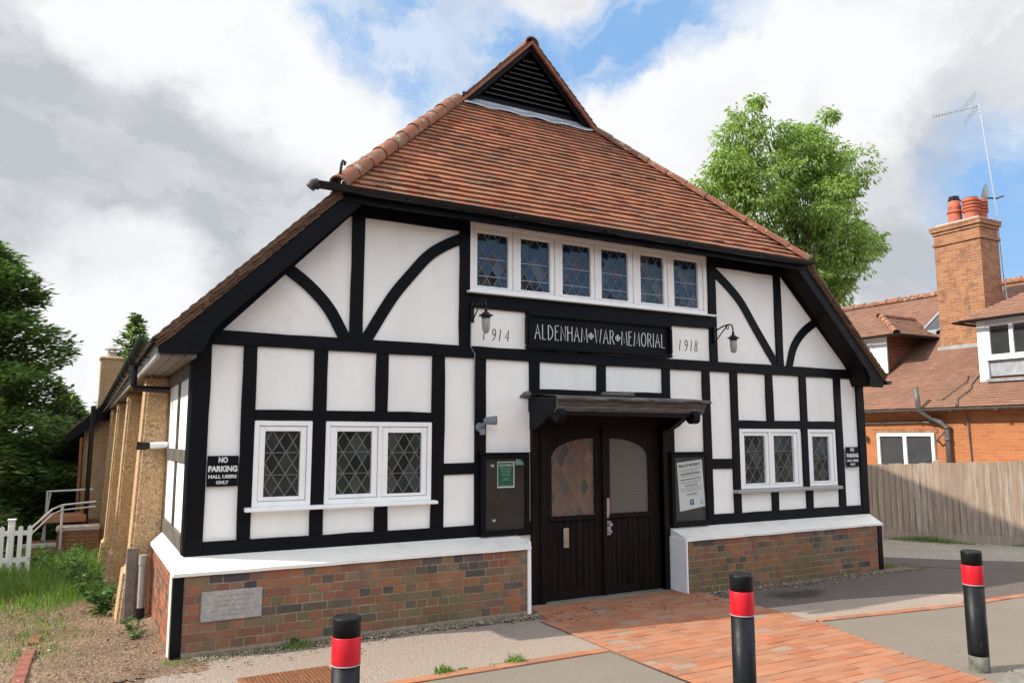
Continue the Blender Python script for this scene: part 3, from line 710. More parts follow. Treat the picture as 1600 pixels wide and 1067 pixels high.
window(-1.72,1.66,3.36,4.125, [(-1.63,-1.245,3.43,4.02),(-1.085,-.70,3.43,4.02),(-.53,-.135,3.43,4.03),(.02,.415,3.43,4.03),(.605,.97,3.435,4.03),(1.135,1.535,3.43,4.035)], .135, .21, (.19,.52), gmat='glass_up', barmat='came_light', tilt=.02)
def sill(x0, x1, z0, z1, y0, mat, worn=None):
    m = MB(); m.prism([(y0, z0), (.03, z0), (.03, z1+.004), (y0, z1-.008)], x0, x1, 'x'); return m.build('window_sill', mat, H, bevel=.005, rough=.0012)
sill(-3.965,-2.095,1.128,1.165,-.10,'white'); sill(2.03,4.005,1.088,1.133,-.10,'sillgrey'); sill(-1.76,1.79,3.335,3.362,-.09,'white')
m = MB(); m.box(-3.90,-3.37,-.012,.0,1.095,1.128); m.box(-3.24,-2.145,-.012,.0,1.095,1.128); m.build('sill_fillet', 'white', H)
# ---- foot wall: brick with sloped white coping
def coping(x0, x1, name='coping', lend=False, rend=False):
    m = MB(); a = -.345
    zt = .775 if x0 < 0 else .725; zb = .655 if x0 < 0 else .60
    n = 14; v = []; f = []
    for i in range(n+1):
        x = x0+(x1-x0)*i/n; j = [random.uniform(-.003, .003) for _ in range(4)]
        xa = x0-.10 if (lend and i == 0) else (x1-.155 if (rend and i == n) else x)
        v += [(x, 0.0, zt), (xa if not (i == 0 and lend) else x0-.10, a, zb+.02+j[0]), (xa if not (i == 0 and lend) else x0-.10, a+j[1]*.5, zb-.006+j[2]), (x, .0, zb-.03)]
    for i in range(n):
        b = i*4
        for k in range(3): f.append((b+k, b+4+k, b+5+k, b+1+k))
    f += [(0,1,2,3), (n*4+3, n*4+2, n*4+1, n*4)]
    m.add(v, f); return m.build(name, 'coping', H)
coping(-4.455,-1.15,lend=True); coping(.955,4.625,rend=True)
# side return of the coping
m = MB(); m.add([(-4.455,0,.775),(-4.555,-.345,.675),(-4.555,-.345,.65),(-4.455,2.02,.775),(-4.565,2.02,.665),(-4.565,2.02,.64),(-4.44,0,.62),(-4.44,2.02,.62)],
    [(0,3,4,1),(1,4,5,2),(2,5,7,6),(3,7,5,4)]); m.build('coping', 'coping', H)
brickpanel(-4.47,-1.19,-.02,.648, lambda u,d,z:(u,-.322+d,z), 'brick', H, 'brick_plinth', stone=(-4.336,-3.832,.262,.518))
brickpanel(.955,4.37,-.02,.595, lambda u,d,z:(u,-.322+d,z), 'brick', H, 'brick_plinth')
brickpanel(-.30,2.0,-.25,.645, lambda u,d,z:(-4.532+d,u,z), 'brick_side', H, 'brick_plinth')
for q_ in ((-4.47,-1.185,-.318,-.01,-.3,.64), (.95,4.38,-.318,-.01,-.3,.59), (-4.528,-4.45,-.30,2.0,-.4,.64)):
    m = MB(); m.box(*q_); m.build('mortar_core', 'mortar', H)
m = MB(); m.box(-4.47,-1.19,-.333,-.3185,-.05,.03); m.build('plinth_foot', 'mortar', H, bevel=.004)
m = MB(); m.box(-4.555,-4.472,-.337,-.25,-.03,.652); m.box(4.37,4.455,-.337,-.1,-.03,.595); m.build('corner_board', 'blackboard', H, bevel=.006)
m = MB(); m.box(-4.56,-4.53,-.25,-.12,-.03,.652); m.build('corner_board', 'coping', H, bevel=.004)
m = MB(); m.box(-1.188,-1.148,-.336,-.01,.0,.66); m.box(-1.15,-1.13,-.30,-.01,.0,.72); m.build('door_jamb', 'white', H, bevel=.004, rough=.0015)
m = MB(); m.box(.935,.958,-.338,-.035,.0,.62); m.build('door_jamb', 'white', H, bevel=.004, rough=.0015)
m = MB(); m.add([(.94,-.336,.0),(.962,-.336,.0),(1.04,-.05,.0),(1.02,-.05,.0),(.94,-.336,.62),(.962,-.336,.62),(1.04,-.05,.75),(1.02,-.05,.75)], [(0,1,2,3),(4,7,6,5),(0,4,5,1),(3,2,6,7),(0,3,7,4),(1,5,6,2)]); 
m = MB(); m.box(-4.33,-3.838,-.338,-.29,.268,.512); t_ = m.build('foundation_stone', 'stone', H, bevel=.004, rough=.001)
# faint worn cut lettering on the stone: illegible rows of shallow marks
m = MB()
for rz in (.46,.42,.38,.34,.305):
    x = -4.25+random.uniform(0,.05)
    while x < -3.92:
        w_ = random.uniform(.008,.02); m.box(x, x+w_*.4, -.3386, -.337, rz, rz+.016); m.box(x+w_*.3, x+w_, -.3386, -.337, rz+random.choice((0,.012)), rz+.016); x += w_+.008
m.build('worn_inscription', simple('worn_cut_marks', (.30,.28,.26), .95, .2, 0, .3, 40, 0), t_)
# ---- entrance
m = MB(); m.box(-.965,-.795,-.035,.09,.0,2.24); m.box(.865,1.06,-.04,.09,.0,2.24); m.box(-.795,.865,-.035,.09,1.93,2.24); m.box(-.86,-.795,-.055,.05,.0,1.93); m.box(.865,.93,-.055,.05,.0,1.93)
m.build('door_frame', 'door', H, bevel=.006)
m = MB(); m.box(-.965,1.03,-.10,.12,-.02,.014); m.build('doorstep', 'kerb', H, bevel=.004)
def arch(xa, xb, za, zb, n=10, flip=False):
    """top edge from the low outer side (xa,za) rising to the meeting stile (xb,zb)"""
    o = []
    for i in range(n+1):
        a = math.pi/2*i/n; o.append((xa+(xb-xa)*(1-math.cos(a)), za+(zb-za)*math.sin(a)**.9))
    return o
def leaf(x0, x1, gx0, gx1, inner_right, obscured):
    D = MB(); y0, y1 = .03, .075
    D.box(x0, gx0, y0, y1, .02, 1.93); D.box(gx1, x1, y0, y1, .02, 1.93); D.box(gx0, gx1, y0+.001, y1, .86, .92)
    n = 7; w_ = (gx1-gx0)/n
    for k in range(n): D.box(gx0+w_*k+.004, gx0+w_*(k+1)-.004, y0+.006, y1-.006, .10, .86)
    D.box(gx0, gx1, y0+.016, y1-.01, .02, .86); D.box(gx0, gx1, y0+.002, y1-.001, .02, .10)
    A = arch(gx0, gx1, 1.56, 1.785) if inner_right else [(gx0+gx1-x, z) for x, z in arch(gx0, gx1, 1.56, 1.785)][::-1]
    # spandrel above the arch, as strips
    for (xa, za), (xb, zb) in zip(A, A[1:]): D.prism([(xa, za), (xb, zb), (xb, 1.93), (xa, 1.93)], y0+.001, y1-.001)
    d = D.build('door_leaf', 'door', H, bevel=.003)
    sl_ = MB(); sl_.box(gx0-.03, gx1+.03, -.0, .035, .872, .90); sl_.build('glazing_sill', 'door', d, bevel=.004)
    shape = [(gx0, .92), (gx1, .92)]+A[::-1]
    if obscured:
        g = MB(); g.add([(x, .055, z) for x, z in shape], [tuple(range(len(shape)))]); g.build('glass', 'glass_obs', d)
        b = MB(); b.box(gx0, gx1, .049, .054, 1.13, 1.134); b.box(gx0, gx1, .049, .054, 1.41, 1.414); b.build('saddle_bar', 'came', d)
    else: leaded(shape, .055, .128, .21, d, 'glass_door', 'came', .02, cw=.0035)
    return d
dl = leaf(-.79, .033, -.668, -.085, True, False); dr = leaf(.037, .86, .130, .70, False, True)
m = MB(); m.box(.012,.062,-.0,.035,.02,1.93); m.build('meeting_strip', 'door', dl, bevel=.006)
m = MB(); m.box(-.522,-.452,.018,.031,.575,.79); m.box(-.507,-.467,.012,.02,.62,.75); m.build('letter_plate', 'chrome', dl, bevel=.003)
m = MB(); m.box(.062,.112,.018,.031,.87,1.10); m.build('push_plate', 'chrome', dr, bevel=.003)
m = MB(); m.box(.07,.125,.018,.031,.68,.84); m.lathe((.098,.0,.80), [(.0,-.025),(.024,-.022),(.026,-.005),(.012,.0),(.012,.025)], 14, axis='y'); m.lathe((.098,.0,.72), [(.0,-.02),(.017,-.017),(.017,.0),(.008,.005),(.008,.025)], 12, axis='y')
m.build('door_handle', 'alu', dr, bevel=.002)
# ---- door canopy
m = MB(); m.prism([(0.0,2.235),(-.62,2.205),(-.64,2.19),(-.60,2.165),(-.615,2.15),(-.58,2.12),(-.585,2.10),(-.55,2.055),(-.50,2.05),(-.48,2.10),(0,2.12)], -.985, 1.055, 'x')
CN = m.build('door_canopy', 'greywood', H, bevel=.003, rough=.003)
m = MB(); n = 26; v = []
for i in range(n+1):
    x = -1.02+2.12*i/n
    for y_, z_ in ((.0,2.262),(-.30,2.243),(-.61,2.222),(-.66,2.207),(-.665,2.190)):
        v.append((x, y_+random.uniform(-.006,.006)*(y_ < 0), z_+random.uniform(-.006,.008)+.004*math.sin(i*.9)*(y_ < -.1)))
f = [(i*5+k, (i+1)*5+k, (i+1)*5+k+1, i*5+k+1) for i in range(n) for k in range(4)]
m.add(v, f); m.tube([(-.98,-.02,2.262),(-1.04,-.012,2.255),(-1.10,-.01,2.235)], [.045,.035,.006], 8); m.tube([(-.35,-.50,2.26),(.05,-.55,2.262)], .022, 8); m.build('lead_sheet', 'greywood', CN)
for xa in (-.992, 1.056):
    m = MB(); m.prism([(-.01,2.23),(-.56,2.20),(-.57,2.10),(-.52,2.05),(-.01,2.08)], xa, xa+.006, 'x'); m.build('end_board', 'black', CN)
prof = [(0,2.13),(-.60,2.08),(-.615,2.04),(-.61,1.985),(-.585,1.955),(-.53,1.945),(-.49,1.965),(-.465,2.0),(-.43,2.015),(-.38,2.00),(-.32,1.965),(-.25,1.925),(-.18,1.895),(-.12,1.88),(0,1.872)]
for xa in (-.975, .86):
    m = MB(); m.prism(prof, xa, xa+.10, 'x'); m.build('bracket', 'black', CN, bevel=.006)
m = MB(); m.box(-.875,.86,-.56,-.47,2.02,2.09); m.box(-.875,.86,-.05,-.035,1.98,2.10); m.build('cross_beam', 'door', CN, bevel=.005)
# ---- year panels (painted numerals on the plaster)
def D1(): return [[(0,0),(.12,1)]]
def D9(): return [[(.55,.62),(.42,.50),(.22,.50),(.08,.66),(.12,.88),(.30,1.0),(.50,.93),(.58,.72),(.52,.38),(.36,.12),(.16,0)]]
def D4(): return [[(.62,.30),(.02,.30),(.50,1.0),(.42,0)]]
def D8(): return [[(.30,.54),(.12,.66),(.14,.88),(.34,1.0),(.54,.88),(.52,.68),(.30,.54),(.10,.40),(.04,.18),(.22,.0),(.46,.04),(.56,.24),(.48,.42),(.30,.54)]]
def year(ds, x0, z0, hgt, adv, name):
    L = []
    for fn, a in zip(ds, adv):
        for ln in fn(): L.append([(x0+a+(px*.62+.06*pz)*hgt, z0+pz*hgt) for px, pz in ln])
    strokes(L, -.0025, .001, .011).build(name, 'ink', H)
year([D1,D9,D1,D4], -1.545, 2.84, .125, (0,.10,.195,.265), 'year_numerals')
year([D1,D9,D1,D8], 1.205, 2.875, .135, (0,.08,.185,.245), 'year_numerals')

# ---- roof
def slope_z(x): return 7.42-abs(x)
def tilefield(name, P0, U, V, nrow, gauge, urange, mat, parent, tw=.165, thick=.015, tail=1.28, jit=.004, cutn=None):
    """P0 + U*u + V*v ; V points up the slope. urange(v) -> list of (u0,u1,tile width)"""
    U = Vector(U).normalized(); V = Vector(V).normalized(); Nn = U.cross(V).normalized()
    if Nn.z < 0: Nn = -Nn
    m = MB(); P0 = Vector(P0)
    for r in range(nrow):
        v0 = r*gauge; 
        for (ua, ub, w) in urange(v0+gauge*.5):
            u = ua - (w*.5 if r % 2 else 0)
            while u < ub:
                a, b = max(u+.0015, ua), min(u+w-.0015, ub)
                if b-a > .02:
                    ja, jb = random.uniform(-jit, jit), random.uniform(0, jit)
                    if random.random() < .03: jb += .008
                    lo = v0+ja; hi = v0+gauge*tail
                    n0, n1 = thick*.95+jb, .001
                    c = .5*(a+b)
                    B = [P0+U*a+V*lo+Nn*(n0-thick), P0+U*b+V*lo+Nn*(n0-thick), P0+U*b+V*hi+Nn*(n1-thick), P0+U*a+V*hi+Nn*(n1-thick)]
                    T = [q+Nn*thick for q in B]
                    m.hexa(B+T)
                u += w
    return m.build(name, mat, parent)
RF = MB()
# boards under the tiles: solid slabs following each slope (set below the tiles)
L18 = 18.0
def under(pts, n, th=.05):
    n = Vector(n).normalized(); a = [Vector(p)-n*.004 for p in pts]; b = [Vector(p)-n*th for p in pts]
    k = len(pts); RF.add([tuple(q) for q in a+b], [tuple(range(k)), tuple(range(2*k-1, k-1, -1))]+[(i, i+k, (i+1) % k+k, (i+1) % k) for i in range(k)])
s2 = math.sqrt(.5)
HX, HZ, HY = 3.26, 4.16, -.36; HR3 = 3.15       # foot of the hip
GX, GZ, GY = 1.08, 6.35, 1.70       # foot of the gablet
under([(-4.80,-.30,2.62),(-HX,-.30,HZ),(-GX,GY,GZ),(-GX,GY-.12,GZ),(0,GY-.12,7.42),(0,L18,7.42),(-4.80,L18,2.62)], (-1,0,1))
under([(4.74,-.30,2.68),(HX,-.30,HZ),(GX,GY,GZ),(GX,GY-.12,GZ),(0,GY-.12,7.42),(0,L18,7.42),(4.74,L18,2.68)], (1,0,1))
under([(-HX,HY,HZ),(HR3,HY,HZ),(GX,GY,GZ),(-GX,GY,GZ)], (0,-1,.9))
ROOF = RF.build('roof', 'door', H)
hipV = Vector((0, GY-HY, GZ-HZ)); hipL = hipV.length; nrow = 28; gg = hipL/nrow
def hip_u(v):
    k = min(1, v/hipL); h = HX+(GX-HX)*k; return [(-h, HR3+(GX-HR3)*k, .165)]
tilefield('roof_tiles', (0,HY,HZ), (1,0,0), hipV, nrow, gg, hip_u, 'tile', ROOF, thick=.030, jit=.005)
def side_u(xfoot):
    def f(v):
        x = xfoot - v*s2
        if x > HX: y0 = -.34
        elif x > GX: y0 = HY+(HX-x)/(HX-GX)*(GY-HY)
        else: y0 = GY-.16
        return [(y0, y0+1.98, .165), (y0+1.98, L18, 2.0)]
    return f
LS = 4.80/s2
tilefield('roof_tiles', (-4.80,0,2.62), (0,1,0), (1,0,1), int(LS/.1), .1, side_u(4.80), 'tile_mossy', ROOF, thick=.017)
tilefield('roof_tiles', (4.76,0,2.66), (0,1,0), (-1,0,1), int(4.76/s2/.1), .1, side_u(4.76), 'tile_mossy', ROOF, thick=.017)
# hip and ridge tiles: overlapping half-round lengths
def ridge_run(P, Q, r, name, L=.33):
    P, Q = Vector(P), Vector(Q); d = (Q-P); n = int(d.length/L); d.normalize(); m = MB(); up = Vector((0,0,1)); s_ = d.cross(up).normalized(); u_ = s_.cross(d).normalized()
    for i in range(n):
        k = 12; a0 = P+d*(i*L)+u_*random.uniform(-.006,.006)+s_*random.uniform(-.006,.006); a1 = a0+d*(L*1.1)
        v = []
        for (c, rr) in ((a0, r*1.08), (a1, r*.93)):
            for q in range(k+1):
                a = math.pi*(q/k)*1.15-.24; v.append(tuple(c+s_*math.cos(a)*rr+u_*math.sin(a)*rr))
            for q in range(k+1):
                a = math.pi*(q/k)*1.15-.24; v.append(tuple(c+s_*math.cos(a)*(rr-.018)+u_*math.sin(a)*(rr-.018)))
        K = k+1
        f = [(q, q+1, 2*K+q+1, 2*K+q) for q in range(k)]+[(K+q+1, K+q, 3*K+q, 3*K+q+1) for q in range(k)]+[(q, K+q, K+q+1, q+1) for q in range(k)]+[(2*K+q+1, 3*K+q+1, 3*K+q, 2*K+q) for q in range(k)]
        m.add(v, f)
    o = m.build(name, 'ridge', ROOF)
    bm = bmesh.new(); bm.from_mesh(o.data)
    for f_ in bm.faces: f_.smooth = True
    for e_ in bm.edges:
        if len(e_.link_faces) == 2 and e_.calc_face_angle(0) > .7: e_.smooth = False
    bm.to_mesh(o.data); bm.free(); return o
ridge_run((-HX-.03,HY-.02,HZ+.01), (-GX+.02,GY,GZ+.02), .088, 'hip_tiles'); ridge_run((HR3+.02,HY-.02,HZ+.01), (GX-.10,GY+.05,GZ+.08), .072, 'hip_tiles')
ridge_run((0,GY-.15,7.345), (0,L18,7.345), .105, 'ridge_tiles', .42)
for sx, xf, zf, y_ in ((-1,4.80,2.62,-.352),(1,4.76,2.66,-.352)):
    m = MB(); n_ = int((xf-HX)/s2/.1)
    for k in range(n_+1):
        for lay in range(3):
            a = Vector((sx*(xf-(k*.1)*s2), zf+(k*.1)*s2)); d = Vector((-sx*s2, s2)); nn = Vector((sx*s2, s2)); o_ = -.018-.024*lay
            L_ = .15+random.uniform(-.01,.01); ti = .014
            p = a+nn*(o_+ti)-d*(.02*lay-.01*random.random()); q = a+d*L_+nn*o_
            e = random.uniform(-.012,.008)
            m.prism([tuple(p), tuple(q), tuple(q-nn*.019), tuple(p-nn*.019)], y_+e+.012*lay, -.27)
    m.build('verge_tiles', 'tile_mossy', ROOF)
# gablet: black boarded triangle with louvres, set back under the verge
m = MB(); m.prism([(-1.08,6.34),(1.08,6.34),(0,7.38)], GY+.02, GY+.06); G_ = m.build('gablet', 'black', ROOF)
for sx in (-1, 1):
    m = MB(); m.prism([(sx*1.15,6.24),(sx*1.01,6.24),(0,7.26),(0,7.39)], GY-.10, GY-.06); m.build('bargeboard', 'black', G_, bevel=.004)
    m = MB(); m.prism([(sx*1.21,6.19),(sx*1.15,6.19),(0,7.35),(0,7.405)], GY-.155, GY-.105); m.build('verge_strip', 'verge', G_, bevel=.003)
m = MB(); m.box(-1.02,1.02,GY-.02,GY+.02,6.32,6.47); m.build('sill_board', 'black', G_, bevel=.004)
for k in range(9):
    z = 6.51+k*.076; hw = max(.05, (7.24-z)*.98-.02)
    m = MB(); m.hexa([(-hw,GY-.05,z),(hw,GY-.05,z),(hw,GY+.02,z+.04),(-hw,GY+.02,z+.04),(-hw,GY-.05,z+.014),(hw,GY-.05,z+.014),(hw,GY+.02,z+.054),(-hw,GY+.02,z+.054)]); m.build('louvre', 'louvre', G_)
m = MB(); n = 24; v = []
for i in range(n+1):
    x = -1.06+2.12*i/n; w_ = .012*math.sin(i*1.1)+random.uniform(-.006,.006)
    v += [(x, GY-.025, 6.40), (x, GY-.05, 6.355+w_*.3), (x, GY-.135+w_*.3, 6.285+w_), (x, GY-.14+w_*.3, 6.26+w_)]
m.add(v, [(i*4+k, i*4+k+1, (i+1)*4+k+1, (i+1)*4+k) for i in range(n) for k in range(3)]); m.build('lead_flashing', 'lead', ROOF)
# bargeboards of the main gable and the boxed feet
for sx, xf, zf in ((-1,-4.73,2.74),(1,4.70,2.68)):
    m = MB(); 
    if sx < 0: P_ = [(-4.76,2.50),(-4.46,2.505),(-4.40,2.54),(-4.36,2.66),(-4.28,2.78),(-3.02,4.05),(-3.20,4.09),(-4.76,2.56)]
    else: P_ = [(4.70,2.50),(4.40,2.505),(4.40,2.54),(4.42,2.62),(4.36,2.73),(3.02,4.07),(3.20,4.09),(4.70,2.59)]
    m.prism(P_ if sx > 0 else P_[::-1], -.315, -.275); m.build('bargeboard', 'black', H, bevel=.004)
m = MB()
for k in range(3): m.box(-4.745+.0985*k,-4.745+.0985*(k+1)-.006,-.27,L18,2.475,2.497)
m.box(-4.745,-4.45,-.27,L18,2.498,2.505)
m.build('soffit', 'soffitwood', H)
m = MB(); m.box(-4.775,-4.747,-.27,L18,2.46,2.62); m.build('fascia', 'sillgrey', H)
m = MB(); m.prism([(-4.47,2.52),(-4.28,2.80),(-3.02,4.10),(-3.02,4.14),(-4.47,2.69)], -.272, -.0); m.build('verge_soffit', 'door', H)
m = MB(); m.prism([(4.42,2.52),(4.30,2.80),(3.02,4.10),(3.02,4.14),(4.66,2.64),(4.66,2.52)], -.272, -.0); m.build('verge_soffit', 'door', H)
m = MB(); m.box(-3.15,3.15,-.30,-.0,4.15,4.17); m.box(-3.25,3.2,-.33,-.302,4.045,4.17); m.build('eaves_board', 'black', H)
# front gutter
def half_gutter(m, pts, r=.057, n=8):
    for (p, q) in zip(pts, pts[1:]):
        p, q = Vector(p), Vector(q); d = (q-p).normalized(); s_ = d.cross(Vector((0,0,1))).normalized(); v = []
        for c in (p, q):
            for rr in (r, r-.006):
                for k in range(n+1):
                    a = math.pi+math.pi*k/n; v.append(tuple(c+s_*math.cos(a)*rr+Vector((0,0,1))*math.sin(a)*rr))
        K = n+1; f = []
        for k in range(n): f += [(k, k+1, 2*K+k+1, 2*K+k), (K+k+1, K+k, 3*K+k, 3*K+k+1), (k, K+k, K+k+1, k+1), (2*K+k+1, 3*K+k+1, 3*K+k, 2*K+k)]
        f += [(0, 2*K, 3*K, K), (n, K+n, 3*K+n, 2*K+n)]
        m.add(v, f)
m = MB(); half_gutter(m, [(-3.50,-.40,4.165),(3.20,-.40,4.15)], .06)
for x in (-2.6,-1.4,-.2,1.0,2.2): m.box(x-.02,x+.02,-.465,-.335,4.10,4.112)
GU = m.build('gutter', 'gutter', H); m = MB(); m.tube([(-3.49,-.40,4.145),(-3.535,-.40,4.135),(-3.56,-.39,4.10)], [.055,.05,.045], 10); m.build('gutter_end', simple('blue_grey_worn_gutter_end',(.035,.03,.035),.5,.3,0,.6,14,.1), GU)
m = MB(); half_gutter(m, [(-4.845,-.36,2.64),(-4.845,14,2.63)], .066)
for y in [.6+.9*i for i in range(15)]: m.box(-4.90,-4.77,y-.015,y+.015,2.535,2.547); m.tube([(-4.90,y,2.60),(-4.895,y,2.56),(-4.87,y,2.545)], .008, 5)
m.build('gutter', 'gutter', H)
m = MB(); half_gutter(m, [(4.86,-.30,2.60),(4.86,14,2.59)], .055); m.build('gutter', 'gutter', H)
m = MB(); m.tube([(-4.83,1.86,2.56),(-4.83,1.86,2.36),(-4.80,1.86,2.32),(-4.47,1.86,2.31)], .034, 8); m.build('rainwater_elbow', 'gutter', H)
m = MB(); m.tube([(-4.86,2.2,2.49),(-4.87,7,2.44),(-4.88,13.6,2.40)], .016, 6); m.tube([(-4.82,2.6,2.44),(-4.84,12,2.38)], .011, 6); m.build('service_pipe', 'sidetimber', H)
# hip irons
for sx in (-1, 1):
    m = MB(); x = sx*(HX+.02)
    m.tube([(x,HY-.02,4.15),(x,HY-.05,4.30),(x-.01*sx,HY-.05,4.385),(x+.02,HY-.05,4.41),(x+.045,HY-.05,4.395),(x+.035,HY-.05,4.37)], .014, 6); m.build('hip_iron', 'iron', ROOF)
# ---- left flank: timber bay, then roughcast buttresses
m = MB(); m.add([(-4.44,0,-.3),(-4.44,L18,-1.5),(-4.44,L18,2.6),(-4.44,0,2.6)], [(0,1,2,3)]); m.box(-4.43,-4.30,2.05,L18,-1.6,2.55); m.build('side_wall', 'plaster', H)
m = MB(); m.box(-4.448,-4.425,2.6,L18-.01,-1.7,2.47); m.build('side_roughcast', 'pebble', H)
m = MB(); m.add([(4.62,0,-.1),(4.62,L18,-.1),(4.62,L18,2.7),(4.62,0,2.7)], [(0,1,2,3)]); m.build('side_wall', 'plaster', H)
m = MB(); m.add([(-4.4,L18,-1.6),(4.62,L18,-1.6),(4.62,L18,2.7),(0,L18,7.35),(-4.4,L18,2.6)], [(0,1,2,3,4)]); m.build('rear_wall', 'pebble', H)
for y0, y1, z0, z1, mt in [(.17,2.0,2.34,2.47,'sidetimber'),(.17,2.0,1.56,1.68,'sidetimber'),(.17,2.0,.775,.93,'sidetimber'),(.98,1.03,.93,1.56,'sidetimber'),(.98,1.03,1.68,2.34,'sidetimber')]:
    m = MB(); m.box(-4.463,-4.43,y0,y1,z0,z1); m.build('side_rail' if y1-y0 > 1 else 'side_post', mt, H, bevel=.004)
m = MB(); m.box(-4.462,-4.43,.0,.17,.76,2.5); m.build('side_post', 'black', H, bevel=.004)
for k, y in enumerate((2.02, 5.6, 9.2, 12.8)):
    g = gz(-4.8, y)-.1; m = MB()
    w_ = .52; x1 = -4.69-.012*k; x2 = -4.79-.02*k
    v = [(x2,y,g),(-4.44,y,g),(-4.44,y+w_,g),(x2,y+w_,g),(x1,y,2.475),(-4.44,y,2.475),(-4.44,y+w_,2.475),(x1,y+w_,2.475)]
    m.hexa(v); m.hexa([(x2-.07,y-.01,g),(-4.44,y-.01,g),(-4.44,y+w_+.03,g),(x2-.07,y+w_+.03,g),(x2-.02,y-.008,g+.62),(-4.44,y-.008,g+.62),(-4.44,y+w_+.02,g+.62),(x2-.02,y+w_+.02,g+.62)])
    b_ = m.build('buttress', 'pebble', H, bevel=.03, seg=3)
# pipes at the foot of the first buttress
m = MB(); m.tube([(-4.64,1.84,.52),(-4.64,1.84,.0)], .034, 10); m.tube([(-4.64,1.84,.56),(-4.64,1.84,.46)], .042, 10); dp = m.build('downpipe', 'sillgrey', H)
m = MB(); m.tube([(-4.64,1.84,.02),(-4.64,1.84,-.2)], .042, 10); m.build('pipe_shoe', 'gutter', dp)
m = MB(); m.box(-4.79,-4.69,1.95,2.0,-.2,.62); m.build('pipe_board', 'soffitwood', H, bevel=.004)
m = MB(); m.tube([(-4.57,1.80,.58),(-4.57,1.80,-.15)], .014, 6); m.build('service_pipe', 'verge', H)
# cable beside the lantern
m = MB(); m.tube([(-1.712,-.034,3.10),(-1.713,-.034,2.75),(-1.665,-.034,2.68),(-1.66,-.02,2.3),(-1.658,-.02,1.96)], .006, 5); m.build('cable', 'greyplastic', H)
# rear lean-to: catslide roof, wall, downpipes
m = MB(); m.hexa([(-5.62,13.6,1.80),(-4.80,13.6,2.62),(-4.80,17.6,2.62),(-5.62,17.6,1.80),(-5.62,13.6,1.90),(-4.80,13.6,2.72),(-4.80,17.6,2.72),(-5.62,17.6,1.90)]); m.build('lean_to_roof', 'tile_mossy', H)
m = MB(); m.prism([(-5.62,1.66),(-5.62,1.86),(-4.80,2.68),(-4.80,2.30),(-5.2,1.95)], 13.52, 13.59); m.build('bargeboard', 'black', H)
m = MB(); m.box(-5.25,-4.44,13.8,17.5,-1.5,2.2); m.build('lean_to_wall', 'pebble', H)
m = MB(); m.tube([(-5.10,12.6,2.5),(-5.12,12.6,-1.2)], .05, 8); m.build('downpipe', 'gutter', H)
m = MB(); m.box(-5.33,-5.27,13.6,13.68,-1.2,1.8); m.build('porch_post', 'verge', H)
# rear chimney
m = MB(); m.box(-4.95,-4.38,17.6,18.3,1,4.12); m.box(-4.98,-4.35,17.57,18.33,4.02,4.10); ch = m.build('chimney', 'pebble', H, bevel=.02)
m = MB(); m.lathe((-4.66,17.95,4.12), [(.13,0),(.12,.16),(.11,.16)], 12); m.lathe((-4.66,17.95,4.34), [(.22,0),(.20,.03),(.02,.12)], 12)
for a in range(4): m.tube([(-4.66+.1*math.cos(a*1.57+.8),17.95+.1*math.sin(a*1.57+.8),4.24),(-4.66+.13*math.cos(a*1.57+.8),17.95+.13*math.sin(a*1.57+.8),4.36)], .012, 5)
m.build('chimney_cowl', 'stone', ch)

# ================================================================ signs, lamps, boards on the front
NS = thing('name_sign', 'long black wooden sign with white lettering above the entrance, between the two painted years', 'sign', (0.0,-.03,2.76))
m = MB(); m.box(-.99,.99,-.045,-.005,2.80,3.145); m.build('board', 'signblack', NS, bevel=.002)
m = MB()
for a, b, c, d in ((-1.035,1.035,3.135,3.18),(-1.035,1.035,2.765,2.81),(-1.035,-.985,2.81,3.135),(.985,1.035,2.81,3.135)): m.box(a, b, -.085, -.005, c, d)
m.build('moulded_frame', 'black', NS, bevel=.012, seg=2)
GL = {'A': ([[(0,0),(.5,1),(1,0)],[(.22,.40),(.80,.40)]],.62), 'L': ([[(0,1),(0,0),(.85,0)]],.42), 'D': ([[(0,0),(0,1),(.35,.98),(.8,.75),(.95,.5),(.8,.22),(.35,.02),(0,0)]],.56),
 'E': ([[(.9,1),(0,1),(0,0),(.9,0)],[(0,.60),(.65,.60)]],.42), 'N': ([[(0,0),(0,1),(1,0),(1,1)]],.55), 'H': ([[(0,0),(0,1)],[(1,0),(1,1)],[(0,.58),(1,.58)]],.52),
 'M': ([[(0,0),(.12,1),(.5,.15),(.88,1),(1,0)]],.72), 'W': ([[(0,1),(.25,0),(.5,.9),(.75,0),(1,1)]],.80), 'R': ([[(0,0),(0,1),(.6,.95),(.85,.75),(.6,.52),(0,.48)],[(.4,.5),(1,0)]],.50),
 'O': ([[(.5+.5*math.sin(a*.5236), .5+.5*math.cos(a*.5236)) for a in range(13)]],.62), 'I': ([[(0,0),(0,1)]],.0)}
